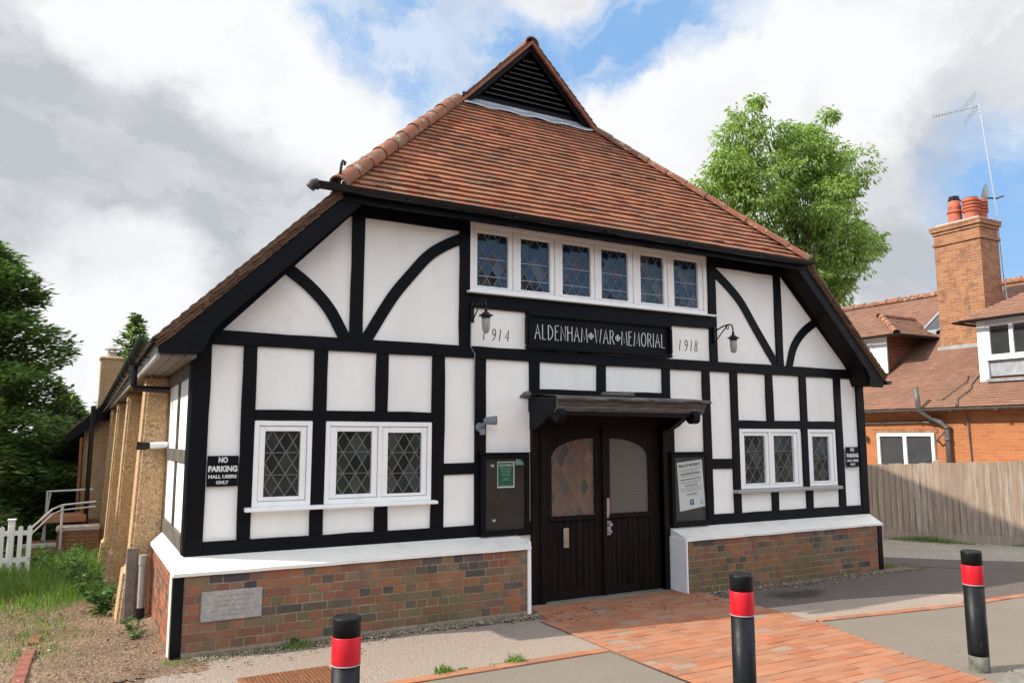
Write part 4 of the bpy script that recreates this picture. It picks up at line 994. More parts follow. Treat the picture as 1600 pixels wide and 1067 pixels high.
def lettering(txt, x0, x1, z0, h, y, w=.0095, gap=.26):
    tot = sum((GL[c][1] if c in GL else .45)+gap for c in txt)-gap; k = (x1-x0)/tot; x = x0; L = []; cr = MB()
    for c in txt:
        if c in GL:
            g, wd = GL[c]
            for ln in g: L.append([(x+px*wd*k, z0+pz*h) for px, pz in ln])
            x += (wd+gap)*k
        else:       # a small cross with splayed arms
            cx, cz, r = x+.225*k, z0+h*.47, .040
            for q in range(4):
                a = q*math.pi/2; ca, sa = math.cos(a), math.sin(a)
                T = lambda p: (cx+p[0]*ca-p[1]*sa, cz+p[0]*sa+p[1]*ca)
                for poly in ([(0,-.007),(r*.7,-.007),(r*.7,.007),(0,.007)], [(r*.55,-r*.42),(r*.72,-r*.5),(r*1.0,0),(r*.72,r*.5),(r*.55,r*.42),(r*.66,0)]):
                    pp = [T(p) for p in poly]; n = len(pp); cr.add([(p[0], y-.0006*(len(poly) > 4), p[1]) for p in pp], [tuple(range(n))])
            x += (.45+gap)*k
    mb = strokes(L, y-.002, y+.001, w); mb.add(cr.v, cr.f); return mb
lettering('ALDENHAM+WAR+MEMORIAL', -.925, .93, 2.885, .165, -.0475).build('lettering', 'letter', NS)

def noparking(x0, x1, z0, z1, label):
    t = thing('parking_sign', label, 'sign', ((x0+x1)/2, 0, z0), 'no parking signs on the hall corners')
    cx = (x0+x1)/2; w = x1-x0; h = z1-z0
    m = MB(); m.box(x0, x1, -.040, -.0335, z0, z1); m.build('sign_plate', 'signblack', t, bevel=.001)
    y = -.0408
    L_ = []
    for txt, ww, zz, hh, bd in (('NO', .30, .77, .19, .05), ('PARKING', .93, .475, .20, .05), ('HALL USERS', .90, .265, .115, .04), ('ONLY', .40, .075, .115, .04)):
        text_obj(txt, 'lettering', 'letter', t, w*ww, (cx, y, z0+h*zz), height=h*hh, bold=bd)
    return t
noparking(-4.295, -4.03, 1.36, 1.63, 'black and white NO PARKING sign on the left corner of the hall')
noparking(4.175, 4.445, 1.38, 1.66, 'black and white NO PARKING sign on the right corner of the hall')

def noticeboard(x0, x1, z0, z1, label, back):
    t = thing('notice_board', label, 'notice board', ((x0+x1)/2, 0, z0), 'notice boards beside the entrance')
    w = .055; m = MB()
    m.box(x0, x1, -.085, .0, z0, z0+w); m.box(x0, x1, -.085, .0, z1-w*.8, z1); m.box(x0, x0+w, -.084, .0, z0+w, z1-w*.8); m.box(x1-w, x1, -.084, .0, z0+w, z1-w*.8)
    m.build('frame', 'black', t, bevel=.006)
    m = MB(); m.box(x0-.015, x1+.015, -.098, -.0, z1+.001, z1+.018); m.build('top_cap', 'black', t, bevel=.003)
    m = MB(); m.box(x0+w, x1-w, -.058, -.04, z0+w, z1-w*.8); m.build('back_panel', back, t)
    m = MB(); m.add([(x0+w,-.073,z0+w),(x1-w,-.073,z0+w),(x1-w,-.073,z1-w*.8),(x0+w,-.073,z1-w*.8)], [(0,1,2,3)]); m.build('glass_cover', 'clearglass', t)
    return t
noticeboard(-1.60, -1.015, .77, 1.615, 'dark notice board with a small green poster, left of the entrance', 'boardback')
noticeboard(.965, 1.565, .735, 1.60, 'dark notice board with a crooked white notice, right of the entrance', 'boardback2')
m = MB()
for x, z in ((-1.47,1.50),(-1.45,.93)): m.add([(x,-.0585,z),(x+.03,-.059,z+.012),(x+.022,-.0585,z-.022)], [(0,1,2)]); m.add([(x-.01,-.0587,z+.02),(x+.008,-.059,z-.005),(x-.002,-.0587,z-.02)], [(0,1,2)])
po = m.build('torn_paper', 'paper'); tag(po, 'tiny torn scraps of white paper left inside the left notice board', 'paper scraps')
# posters
P1 = thing('poster', 'small green poster headed ACORN in the left notice board', 'poster', (-1.30,-.06,1.26))
m = MB(); m.box(-1.402,-1.195,-.0615,-.0602,1.262,1.537); m.build('sheet', 'paper', P1)
m = MB(); m.box(-1.395,-1.207,-.0622,-.0616,1.278,1.527); m.build('print_area', 'print_green', P1)
text_obj('ACORN', 'title', 'letter', P1, .165, (-1.301,-.0628,1.485), height=.028, bold=.02, extrude=.0003)
m = MB(); 
for k in range(9):
    z = 1.465-.0155*k; hw = (.075,.065,.055,.06,.05,.06,.045,.03,.05)[k]
    if k == 6: continue
    m.box(-1.301-hw, -1.301+hw, -.0628, -.0623, z, z+.0055)
m.box(-1.385,-1.22,-.0628,-.0623,1.29,1.293); m.box(-1.325,-1.28,-.0628,-.0623,1.352,1.366); m.build('text_lines', 'print_pale', P1)
m = MB(); m.prism([(-1.18,1.50),(-1.075,1.50),(-1.095,1.535),(-1.13,1.56),(-1.18,1.56)], -.0615, -.0602); cr = m.build('torn_poster_corner', 'print_pale'); tag(cr, 'torn pale blue corner of an old poster beside the green poster', 'torn poster')
P2 = thing('notice', 'crooked white printed notice headed PRIVATE PROPERTY in the right notice board', 'poster', (1.27,-.06,1.2))
def nt_(u, v):   # sheet corners measured on the board
    tl, tr, br, bl = Vector((1.062,1.487)), Vector((1.462,1.525)), Vector((1.50,.955)), Vector((1.093,.905))
    return (tl*(1-u)+tr*u)*(1-v)+(bl*(1-u)+br*u)*v
def patch(m, u0, v0, u1, v1, y=-.0625):
    q = [nt_(u0,v0), nt_(u1,v0), nt_(u1,v1), nt_(u0,v1)]; m.add([(p.x, y, p.y) for p in q], [(0,1,2,3)])
m = MB(); q = [nt_(0,0), nt_(1,0), nt_(1,1), nt_(0,1)]; m.hexa([(p.x,-.0615,p.y) for p in q]+[(p.x,-.0602,p.y) for p in q]); m.build('sheet', 'paper', P2)
ang = math.atan2(.038,.40)
t_ = text_obj('PRIVATE PROPERTY', 'title', 'print_black', P2, .355, (nt_(.5,.115).x,-.0625,nt_(.5,.115).y), rot=(R(90),-ang,0), height=.036, bold=.03, extrude=.0003)
m = MB()
for v, hw in ((.155,.40),(.185,.42),(.21,.30),(.265,.45),(.29,.40),(.31,.36),(.415,.42),(.44,.40),(.46,.28),(.545,.45),(.57,.42),(.595,.44),(.62,.40),(.72,.22)): patch(m, .5-hw, v, .5+hw, v+.008)
m.build('text_lines', 'print_grey', P2)
m = MB()
for v, hw in ((.245,.38),(.365,.40),(.50,.25),(.68,.20)): patch(m, .5-hw, v, .5+hw, v+.017)
patch(m, .80, .905, .93, .918); m.build('bold_lines', 'print_black', P2)
m = MB(); patch(m, .41, .80, .56, .915); m.build('parking_symbol', 'print_blue', P2)
text_obj('P', 'parking_letter', 'letter', P2, .026, (nt_(.485,.90).x,-.0632,nt_(.485,.90).y), height=.045, bold=.03, extrude=.0003)
m = MB(); c_ = nt_(.86,.86)
m.add([(c_.x+rr*math.cos(a*.524), -.0628, c_.y+rr*math.sin(a*.524)) for rr in (.018,.013) for a in range(12)], [(a, (a+1) % 12, 12+(a+1) % 12, 12+a) for a in range(12)]); m.build('round_emblem', 'print_grey', P2)

def lantern(x, z, label, name='wall_lantern'):
    # wrought bracket reaching out from the wall and hanging a small glass lamp
    t = thing(name, label, 'wall lamp', (x, -.03, z), 'lanterns either side of the sign')
    m = MB(); m.box(x-.018, x+.018, -.055, -.03, z-.16, z+.06); m.build('wall_plate', 'iron', t, bevel=.004)
    m = MB(); m.tube([(x,-.05,z+.0),(x,-.20,z+.045),(x,-.30,z+.055),(x,-.345,z+.04),(x,-.362,z+.0),(x,-.364,z-.055)], .0095, 7)
    m.tube([(x,-.05,z-.14),(x,-.16,z-.045),(x,-.255,z+.035)], .007, 6)
    sc = [(x, -.27+.030*math.cos(a)*(1-a/16), z+.018+.030*math.sin(a)*(1-a/16)) for a in [i*.6 for i in range(14)]]; m.tube(sc, .006, 5)
    m.build('bracket_arm', 'iron', t, smooth=True)
    c = (x,-.364,z-.26)
    m = MB(); m.lathe(c, [(.012,.215),(.018,.19),(.016,.17),(.034,.165),(.044,.150),(.072,.140),(.076,.130),(.050,.126),(.046,.105),(.040,.10)], 16); m.build('cap', 'iron', t, smooth=False)
    m = MB(); m.lathe(c, [(.043,.110),(.044,.05),(.041,.0),(.032,-.035),(.015,-.052),(.002,-.055)], 16); m.build('lamp_glass', 'lampglass', t, smooth=True)
    return t
lantern(-1.70, 3.17, 'old black iron lantern with dusty glass hanging left of the sign, in front of 1914')
lantern(1.765, 3.15, 'old black iron lantern with clear glass hanging right of the sign, beside 1918')
SP = thing('security_light', 'small grey cone shaped security light on a black post left of the entrance', 'security light', (-1.60,-.03,1.92))
m = MB(); m.lathe((-1.60,-.045,1.90), [(.0,-.02),(.045,-.02),(.05,.01),(.04,.018)], 14, axis='y'); m.tube([(-1.60,-.06,1.90),(-1.60,-.10,1.915),(-1.59,-.13,1.945)], .018, 8); m.lathe((-1.595,-.09,1.865), [(.01,-.05),(.03,-.04),(.034,.0),(.03,.02)], 12); m.build('swivel_base', 'greyplastic', SP)
m = MB(); 
a0, a1 = Vector((-1.60,-.13,1.965)), Vector((-1.49,-.21,1.97)); m.tube([a0, a0+(a1-a0)*.15, a1], [.02,.038,.050], 14, cap=False); m.tube([a0-(a1-a0)*.03, a0], [.005,.022], 14); m.build('cone_shade', 'greyplastic', SP, smooth=True)
WL = thing('tube_light', 'white tube light with a black end sticking out of the left side wall', 'wall light', (-4.46,1.92,1.70))
m = MB(); m.tube([(-4.455,1.93,1.71),(-4.63,1.93,1.705)], .035, 12); m.build('tube_body', 'whiteplastic', WL)
m = MB(); m.tube([(-4.63,1.93,1.705),(-4.70,1.93,1.70),(-4.76,1.93,1.705)], [.034,.04,.046], 12); m.build('end_cap', 'iron', WL)

# ================================================================ bollards
def bollard(label):
    t = thing('bollard', label, 'bollard', (0,0,0), 'red banded bollards along the footway')
    r = .0735
    m = MB(); m.lathe((0,0,0), [(r*.99,.12),(r,.16),(r,.66)], 32); m.build('post', 'bollard', t, smooth=False)
    m = MB(); m.lathe((0,0,0), [(r*.995,-.02),(r*1.0,.0),(r*.99,.12)], 32); m.build('foot', 'bollard_dust', t)
    m = MB(); m.lathe((0,0,0), [(r+.001,.656),(r+.0025,.66),(r+.0025,.800),(r+.001,.804)], 32); m.build('red_band', 'red', t)
    m = MB(); m.lathe((0,0,0), [(r+.0028,.651),(r+.0038,.652),(r+.0038,.6565),(r+.0028,.6575)], 32); m.build('band_edge', 'print_grey', t)
    m = MB(); m.lathe((0,0,0), [(r,.804),(r,.895),(r*.985,.905),(r*.90,.909),(r*.88,.904),(0.001,.904)], 32); m.build('cap', 'bollard', t)
    for c in t.children:
        for p in c.data.polygons: p.use_smooth = abs(p.normal.z) < .7
    return t
B1 = bollard('black bollard with red band in front of the left brick plinth'); B1.location = (-4.0,-3.29,0); B1.scale = (1,1,.945)
b2 = copy_thing(B1, (-1.46,-3.58,0), 'upright black bollard with red band standing on the red brick path', (0,0,1.1)); b2.scale = (1,1,1)
b3 = copy_thing(B1, (.92,-3.68,0), 'slightly leaning black bollard with red band beside the grey footway on the right', None)
b3.scale = (1,1,1); b3.rotation_euler = (0, R(-1.6), .4)
# rusty studded cover
DC = thing('drain_cover', 'rusty studded iron cover in the ground near the left bollard', 'manhole cover', (-3.8,-1.25,0))
m = MB(); m.box(-4.16,-3.47,-1.62,-1.11,-.01,.006); m.build('frame', 'rust', DC, bevel=.003)
m = MB(); m.box(-4.13,-3.50,-1.59,-1.14,.0061,.010)
for i in range(22):
    for j in range(15): cx, cy = -4.11+i*.0285, -1.57+j*.029; m.box(cx, cx+.014, cy, cy+.014, .010, .0155)
m.build('studded_plate', 'rust', DC)

# ================================================================ left yard
PF = thing('picket_fence', 'low white picket fence at the left edge of the yard', 'picket fence', (-6.3,8.6,-.6))
def picket(x, y, z0, z1, w=.07, name='picket'):
    m = MB(); m.prism([(x-w/2,z0),(x+w/2,z0),(x+w/2,z1-.03),(x,z1),(x-w/2,z1-.03)], y, y+.02); return m.build(name, 'whiteplastic', PF)
for k in range(16): picket(-5.98-.135*k, 8.6+.05*0, -.55, .29)
m = MB(); m.box(-6.305,-6.205,8.62,8.72,-.62,.37); m.box(-6.32,-6.19,8.605,8.735,.37,.40); m.build('gate_post', 'whiteplastic', PF, bevel=.006)
for z in (-.33, .12):
    m = MB(); m.box(-8.1,-5.94,8.622,8.65,z,z+.08); m.build('rail', 'whiteplastic', PF)
HR = thing('handrail', 'grey tubular handrail beside the ramp behind the hall', 'handrail', (-5.4,11,-.8))
m = MB(); m.tube([(-6.05,10.2,.06),(-5.72,11.0,.36),(-5.55,11.2,.42),(-4.95,11.3,.46)], .018, 8); m.tube([(-6.05,10.2,-.06),(-5.72,11.0,.26),(-5.55,11.2,.32),(-4.95,11.3,.36)], .015, 8)
m.build('sloping_rail', 'rail', HR)
for x, y, a, b in ((-5.55,11.2,-.75,.42),(-6.05,10.2,-.75,.05)):
    m = MB(); m.tube([(x,y,a),(x,y,b)], .025, 8); m.build('post', 'rail', HR)
HR2 = thing('guard_rail', 'taller pale guard rail on the landing behind the sloping handrail', 'railing', (-5.4,12.6,-.8))
m = MB(); m.tube([(-5.88,12.6,-.5),(-5.88,12.6,.62),(-5.0,12.6,.64)], .028, 8); m.tube([(-5.93,12.6,-.5),(-5.82,12.6,.60)], .02, 6); m.build('rail_frame', 'rail', HR2)
RP = thing('ramp', 'brick sided access ramp and steps behind the hall', 'ramp', (-5.4,12,-1))
m = MB(); m.box(-5.62,-4.85,11.3,14.5,-1.3,-.12); m.build('landing', 'brick_far', RP)
m = MB(); m.box(-5.64,-4.85,11.26,11.7,-.12,-.03); m.build('landing_slab', 'stone', RP, bevel=.01)
m = MB(); m.box(-5.95,-5.10,12.4,13.2,-.05,.10); m.build('upper_step', 'paver', RP, bevel=.01)
m = MB(); m.box(-6.2,-5.62,11.3,12.6,-1.3,-.42); m.build('side_wall', 'brick_far', RP)
m = MB(); m.box(-6.22,-5.62,11.28,11.6,-.42,-.37); m.build('side_coping', 'stone', RP)

# ================================================================ neighbour's boundary fence
FN = thing('board_fence', 'tall weathered close boarded timber fence right of the hall', 'fence', (8.0,1.0,0))
fa, fb = Vector((5.9,4.25)), Vector((9.9,-1.90)); fd = (fb-fa).normalized(); fnn = Vector((-fd.y, fd.x)); fL = (fb-fa).length
if fnn.x > 0: fnn = -fnn
def ftop(s): return 1.30+.045*(s-2.6)*.9 if s > 2.6 else 1.30
m = MB(); s = 0
post_s = [2.0+1.6*.0, 3.78, 5.9]
while s < fL:
    w = .108; a, b = fa+fd*s, fa+fd*(s+w); o1, o2 = fnn*random.uniform(.022,.032), fnn*.002; z = ftop(s)+random.uniform(-.010,.010)
    m.hexa([(*(a+o1),.14),(*(b+o2),.14),(*b,.14),(*a,.14),(*(a+o1),z),(*(b+o2),z),(*b,z),(*a,z)]); s += .098
m.build('boards', 'fence', FN)
for s in (1.9, 3.8, 5.7):
    a = fa+fd*(s-.05)+fnn*.03; b = fa+fd*(s+.05)+fnn*.03; c, d = fa+fd*(s+.05)-fnn*.05, fa+fd*(s-.05)-fnn*.05
    m = MB(); z = ftop(s)+.05; m.hexa([(*a,0),(*b,0),(*c,0),(*d,0),(*a,z),(*b,z),(*c,z),(*d,z)]); m.build('post', 'fence', FN, bevel=.006)
m = MB(); o = fnn*.02; a, b = fa+o, fb+o; m.hexa([(*a,-.02),(*b,-.02),(*fb,-.02),(*fa,-.02),(*a,.14),(*b,.14),(*fb,.14),(*fa,.14)]); m.build('gravel_board', 'fence', FN)

# ================================================================ neighbouring house
HS = thing('brick_house', 'orange brick house with tiled roof, dormers and tall chimney right of the hall', 'house', (14,4,0))
XW = 12.0
m = MB(); m.box(XW,21.5,-3.0,12.0,-.1,2.55); m.build('wall', 'brick_house', HS)
m = MB(); m.box(XW-.012,XW,-3.0,12,2.12,2.40); m.build('eaves_band', 'brick_chim' if False else 'brick_house', HS)
# roof slopes
ex, ez, rx, rz = 11.7, 2.47, 16.75, 6.0
m = MB(); m.add([(ex,-3.3,ez),(ex,12.3,ez),(rx,10.0,rz),(rx,-3.3,rz),(2*rx-ex,12.3,ez),(2*rx-ex,-3.3,ez)], [(0,3,2,1),(3,5,4,2),(1,2,4)]); m.add([(ex,-3.3,ez-.03),(ex,12.3,ez-.03),(2*rx-ex,12.3,ez-.03),(2*rx-ex,-3.3,ez-.03)], [(0,1,2,3)]); HR_ = m.build('roof', 'tile', HS)
Vh = Vector((rx-ex,0,rz-ez)); Lh = Vh.length
M['tile_house'] = tiles('smooth_house_tiles', [(0, (.20,.105,.072)), (.4, (.245,.13,.09)), (.75, (.19,.10,.072)), (1, (.22,.115,.078))], .15)
tilefield('roof_tiles', (ex,0,ez), (0,1,0), Vh, int(Lh/.105), .105, lambda v: [(.2, 12.3-v/Lh*2.3, .19), (-3.3, .2, 1.0)], 'tile_house', HR_, thick=.012)
ROOF_save = ROOF; ROOF = HR_
ridge_run((rx,-3.3,rz+.0), (rx,10,rz+.0), .12, 'ridge_tiles', .40)
m = MB(); half_gutter(m, [(ex-.03,-3.3,ez-.02),(ex-.03,12.3,ez-.02)], .06)
for y in [i*1.0 for i in range(-3, 12)]: m.box(ex-.09,ex+.04,y-.03,y+.03,ez-.09,ez-.075)
m.build('gutter', 'soil_pipe', HS)
def house_window(x, y0, y1, z0, z1, n, par=None):
    par = par or HS; f = MB(); d = .06; bw = .075
    f.box(x-d, x+.04, y0, y0+bw, z0, z1); f.box(x-d, x+.04, y1-bw, y1, z0, z1); f.box(x-d, x+.04, y0+bw, y1-bw, z1-bw, z1); f.box(x-d, x+.04, y0+bw, y1-bw, z0, z0+bw)
    w = (y1-y0-bw*2)/n
    for k in range(1, n): f.box(x-d, x+.04, y0+bw+w*k-.045, y0+bw+w*k+.045, z0+bw, z1-bw)
    o = f.build('window', 'whiteplastic', par, bevel=.006)
    for k in range(n):
        g = MB(); a = y0+bw+w*k+(.045 if k else 0); b = y0+bw+w*(k+1)-(.045 if k < n-1 else 0); g.box(x-.015, x+.02, a, b, z0+bw, z1-bw); g.build('pane', 'glass_pane', o if par is HS else par)
    return o
house_window(XW-.005, 3.62, 5.10, 1.05, 1.90, 2)
m = MB(); m.box(XW-.02, XW, 3.55, 5.2, 1.90, 2.0); m.build('lintel', 'brick_chim', HS)
# soil and waste pipes
m = MB(); m.tube([(XW-.09,3.27,.0),(XW-.09,3.27,2.02),(XW-.12,3.40,2.14),(XW-.14,3.60,2.24),(XW-.40,3.72,2.42),(XW-.42,3.76,2.95)], .06, 10)
for z in (1.75, 2.02): m.lathe((XW-.09,3.27,z), [(.07,-.03),(.07,.03)], 12)
m.tube([(XW-.06,3.45,2.10),(XW-.05,3.9,2.16),(XW-.05,6.3,2.14)], .03, 8); m.tube([(XW-.10,3.30,1.95),(XW-.18,3.42,1.80),(XW-.14,3.50,1.72),(XW-.02,3.52,1.70)], .022, 7)
m.build('soil_pipe', 'soil_pipe', HS, smooth=True)
m = MB(); m.tube([(XW-.03,5.4,1.78),(XW-.1,5.4,1.77)], .06, 10); m.build('wall_vent', 'sidetimber', HS)
m = MB(); m.tube([(12.72,2.93,3.22),(12.4,2.93,3.00),(12.25,2.86,2.90),(12.1,2.9,2.80),(11.9,2.98,2.66),(11.60,2.85,2.52),(11.95,2.82,2.3),(11.98,2.80,1.2)], .014, 6); m.tube([(12.72,3.18,3.22),(12.5,3.10,3.08),(12.2,3.22,2.87),(11.9,3.34,2.66)], .012, 6); m.build('cable', 'soil_pipe', HS)
# chimney
CH = MB(); CH.box(13.98,14.78,3.38,4.57,3.4,7.02); ch = CH.build('chimney', 'brick_chim', HS)
m = MB(); m.box(13.94,14.82,3.34,4.61,6.73,6.80); m.box(13.95,14.81,3.35,4.60,7.02,7.10); m.box(13.91,14.85,3.31,4.64,7.10,7.19); m.box(13.90,14.86,3.30,4.65,7.19,7.24); m.build('corbelled_cap', 'brick_chim', ch, bevel=.008)
m = MB(); m.box(14.0,14.75,3.40,4.55,7.235,7.31); m.build('flaunching', 'stone', ch, bevel=.03)
m = MB(); m.box(13.90,13.975,3.30,4.62,3.86,4.10); m.build('lead_flashing', 'lead', ch, bevel=.004)
def pot(x, y, prof, name='chimney_pot'):
    m = MB(); m.lathe((x,y,7.28), prof, 20); return m.build(name, 'terracotta', ch)
pt = pot(14.25,4.12, [(.17,0),(.16,.28),(.19,.30),(.19,.33),(.15,.36),(.16,.45),(.12,.62),(.10,.64)])
m = MB(); m.lathe((14.25,4.12,7.90), [(.13,0),(.14,.02),(.14,.05),(.12,.07),(.12,.10),(.13,.11)], 16); m.build('pot_top', 'gutter', pt)
rp = [(.17,0),(.17,.22)]; 
for k in range(4): rp += [(.20,.24+k*.085),(.21,.27+k*.085),(.20,.29+k*.085),(.165,.295+k*.085),(.165,.32+k*.085)]
pot(14.3,3.72, rp+[(.17,.60),(.12,.62)]); pot(14.58,3.66, [(a*.9, b*.95) for a, b in rp]+[(.14,.58),(.11,.6)])
# left dormer
def dormer(xf, y0, y1, zb, ze, zr, back, name='dormer', ov=.27, over_y=.48):
    """front face at xf between y0..y1; hipped roof"""
    m = MB(); xb = back
    m.prism([(xf, zb), (xf, ze), (ex+(ze-ez)*(rx-ex)/(rz-ez)+.05, ze), (xf+.02, zb)], y0, y1, 'y') if False else None
    xr = ex+(ze-ez)*(rx-ex)/(rz-ez)+.1
    v = [(xf,y0,zb),(xf,y0,ze),(xr,y0,ze),(xf,y1,zb),(xf,y1,ze),(xr,y1,ze)]
    m.add(v, [(0,1,2),(3,5,4),(0,3,4,1)]); d = m.build(name, 'browntile', HS)
    ym = (y0+y1)/2; xrr = ex+(zr-ez)*(rx-ex)/(rz-ez); hy = (y1-y0)/2+over_y
    r = MB(); f0 = xf-ov; run = hy*.95
    a = [(f0,y0-over_y,ze),(f0,y1+over_y,ze),(xr+.3,y1+over_y,ze),(xr+.3,y0-over_y,ze),(f0+run,ym,zr),(xrr+.2,ym,zr)]
    r.add(a, [(0,4,1),(0,3,5,4),(1,4,5,2),(0,1,2,3)]); ro = r.build('dormer_roof', 'tile_house', d)
    return d, (f0, y0-over_y, y1+over_y, ze, zr, ym, run, xr, xrr)
def dormer_tiles(par, f0, ya, yb, ze, zr, ym, run, xr, xrr):
    V = Vector((run,0,zr-ze)); n = int(V.length/.1)
    tilefield('dormer_tiles', (f0,0,ze+.005), (0,1,0), V, n, .1, lambda v: [(ya+(ym-ya)*v/V.length, yb-(yb-ym)*v/V.length, .19)], 'tile_house', par, thick=.012)
    V2 = Vector((0,ym-ya,zr-ze)); n = int(V2.length/.1)
    tilefield('dormer_tiles', (0,ya,ze+.005), (1,0,0), V2, n, .1, lambda v: [(f0+run*v/V2.length, xr+(xrr-xr)*v/V2.length, .19)], 'tile_house', par, thick=.012)
d1, a1 = dormer(13.05, 5.45, 6.95, 3.50, 4.44, 5.12, 15); dormer_tiles(d1, *a1)
ROOF = d1; ridge_run((a1[0]-.02,a1[1]-.02,a1[3]), (a1[0]+a1[6],a1[5],a1[4]), .09, 'hip_tiles', .3); ridge_run((a1[0]+a1[6]-.1,a1[5],a1[4]), (a1[8],a1[5],a1[4]), .09, 'ridge_tiles', .3)
m = MB(); m.box(13.0,13.045,5.43,6.97,3.46,4.46); m.build('front_board', 'whiteplastic', d1, bevel=.004)
m = MB(); m.box(12.985,13.0,5.85,6.7,3.72,4.32); m.build('pane', 'boardback2' if False else 'paper', d1)
m = MB(); half_gutter(m, [(a1[0]-.04,a1[1]-.03,a1[3]-.02),(a1[0]-.04,a1[2],a1[3]-.02)], .05); half_gutter(m, [(a1[7],a1[1]-.04,a1[3]-.02),(a1[0]-.04,a1[1]-.04,a1[3]-.02)], .05); m.build('gutter', 'gutter', d1)
# right dormer
d2, a2 = dormer(12.62, .55, 2.78, 3.15, 4.46, 5.33, 15, ov=.30, over_y=.36); dormer_tiles(d2, *a2)
ROOF = d2; m = MB(); m.lathe((a2[0]+a2[6]-.02,a2[5],a2[4]-.03), [(.26,0),(.24,.10),(.15,.18),(.02,.21)], 16); m.build('finial_cap', 'sillgrey', d2, smooth=True)
m = MB(); m.box(12.52,12.61,2.60,2.80,3.02,4.46); m.box(12.55,12.60,.5,2.6,4.36,4.46); m.build('front_board', 'whiteplastic', d2, bevel=.004)
house_window(12.59, .62, 2.60, 3.57, 4.36, 4, d2)
m = MB(); m.box(12.50,12.63,.55,2.66,3.52,3.57); m.build('window_sill', 'whiteplastic', d2)
m = MB(); m.box(12.585,12.62,.55,2.60,3.16,3.52); m.prism([(12.42,2.965+.05),(12.60,3.10+.04),(12.60,3.18),(12.42,3.03)], .5, 2.62, 'y') if False else m.box(12.40,12.60,.5,2.60,3.03,3.09); m.build('lead_apron', 'lead', d2, rough=.004)
m = MB(); half_gutter(m, [(a2[0]-.04,a2[1],a2[3]-.02),(a2[0]-.04,a2[2]+.03,a2[3]-.02)], .05); half_gutter(m, [(a2[0]-.04,a2[2]+.04,a2[3]-.02),(a2[7],a2[2]+.04,a2[3]-.02)], .05); m.build('gutter', 'gutter', d2)
# skylight
def onroof(x): return ez+(x-ex)*(rz-ez)/(rx-ex)
m = MB(); ya, yb, xa, xb = 5.02, 5.60, 14.65, 15.75; 
for a, b, c, d, h in ((xa,xb,ya,ya+.07,.10),(xa,xb,yb-.07,yb,.10),(xa,xa+.08,ya,yb,.10),(xb-.08,xb,ya,yb,.10)):
    m.hexa([(a,c,onroof(a)),(b,c,onroof(b)),(b,d,onroof(b)),(a,d,onroof(a)),(a,c,onroof(a)+h),(b,c,onroof(b)+h),(b,d,onroof(b)+h),(a,d,onroof(a)+h)])
sk = m.build('skylight', 'lead', HS)
m = MB(); m.add([(xa+.08,ya+.07,onroof(xa+.08)+.07),(xb-.08,ya+.07,onroof(xb-.08)+.07),(xb-.08,yb-.07,onroof(xb-.08)+.07),(xa+.08,yb-.07,onroof(xa+.08)+.07)], [(0,1,2,3)]); m.build('pane', 'glass_pane', sk)
ROOF = ROOF_save
# aerial and dish
AE = thing('tv_aerial', 'tall thin aluminium TV aerial mast on the neighbouring chimney', 'aerial', (14.9,3.3,6))
m = MB(); m.tube([(14.82,3.32,5.2),(14.82,3.38,7.4),(14.80,3.60,10.50)], .018, 6); m.build('mast', 'alu', AE)
bx = Vector((14.80,3.61,10.42)); bd_ = Vector((-.45,.89,-.03)).normalized()
m = MB(); m.tube([bx, bx+bd_*1.08], .012, 6); m.build('boom', 'alu', AE)
side = bd_.cross(Vector((0,0,1))).normalized(); upv = Vector((0,0,1)); m = MB()
for k in range(11):
    c = bx+bd_*(.36+.07*k); m.tube([c-upv*.04-side*.04, c+upv*.04+side*.04], .006, 4); m.tube([c+upv*.04-side*.04, c-upv*.04+side*.04], .006, 4)
m.build('directors', 'alu', AE)
m = MB()
for sg in (1, -1):
    e1 = bx+bd_*.0+upv*.04*sg; e2 = bx+bd_*.42+upv*.50*sg
    if sg > 0: e1, e2 = bx+upv*.34+bd_*.05, bx+bd_*.36+upv*.04
    else: e1, e2 = bx-upv*.02+bd_*.05, bx+bd_*.34-upv*.36
    for q in (-1, 1): m.tube([e1+side*.15*q, e2+side*.15*q], .006, 4)
    for k in range(7): c = e1+(e2-e1)*k/6; m.tube([c-side*.17, c+side*.17], .005, 4)
m.build('reflector', 'alu', AE)
DS = thing('satellite_dish', 'grey satellite dish fixed to the aerial mast', 'satellite dish', (14.9,3.6,7.9))
m = MB(); dc = Vector((14.9,3.62,7.95)); dn = Vector((-.35,.90,.25)).normalized(); du = dn.cross(Vector((0,0,1))).normalized(); dv = du.cross(dn); v = []
for rr, dd in ((0,0),(.12,.012),(.24,.05),(.33,.095)):
    for k in range(20): a = 2*math.pi*k/20; v.append(tuple(dc+du*math.cos(a)*rr+dv*math.sin(a)*rr*1.08+dn*dd))
m.add(v, [(i*20+k, i*20+(k+1) % 20, (i+1)*20+(k+1) % 20, (i+1)*20+k) for i in range(3) for k in range(20)]); m.add([tuple(Vector(p)-dn*.012) for p in v], [(i*20+k, (i+1)*20+k, (i+1)*20+(k+1) % 20, i*20+(k+1) % 20) for i in range(3) for k in range(20)])
m.build('reflector', 'dish', DS, smooth=True)
m = MB(); m.tube([dc-dv*.33+dn*.08, dc-dv*.30+dn*.50, dc-dv*.12+dn*.55], .014, 6); m.tube([dc-dn*.01, dc-dn*.20, (14.9,3.24,7.9)], .025, 6); m.tube([dc-dv*.14+dn*.50, dc-dv*.10+dn*.62], .035, 8); m.build('feed_arm', 'soil_pipe', DS)

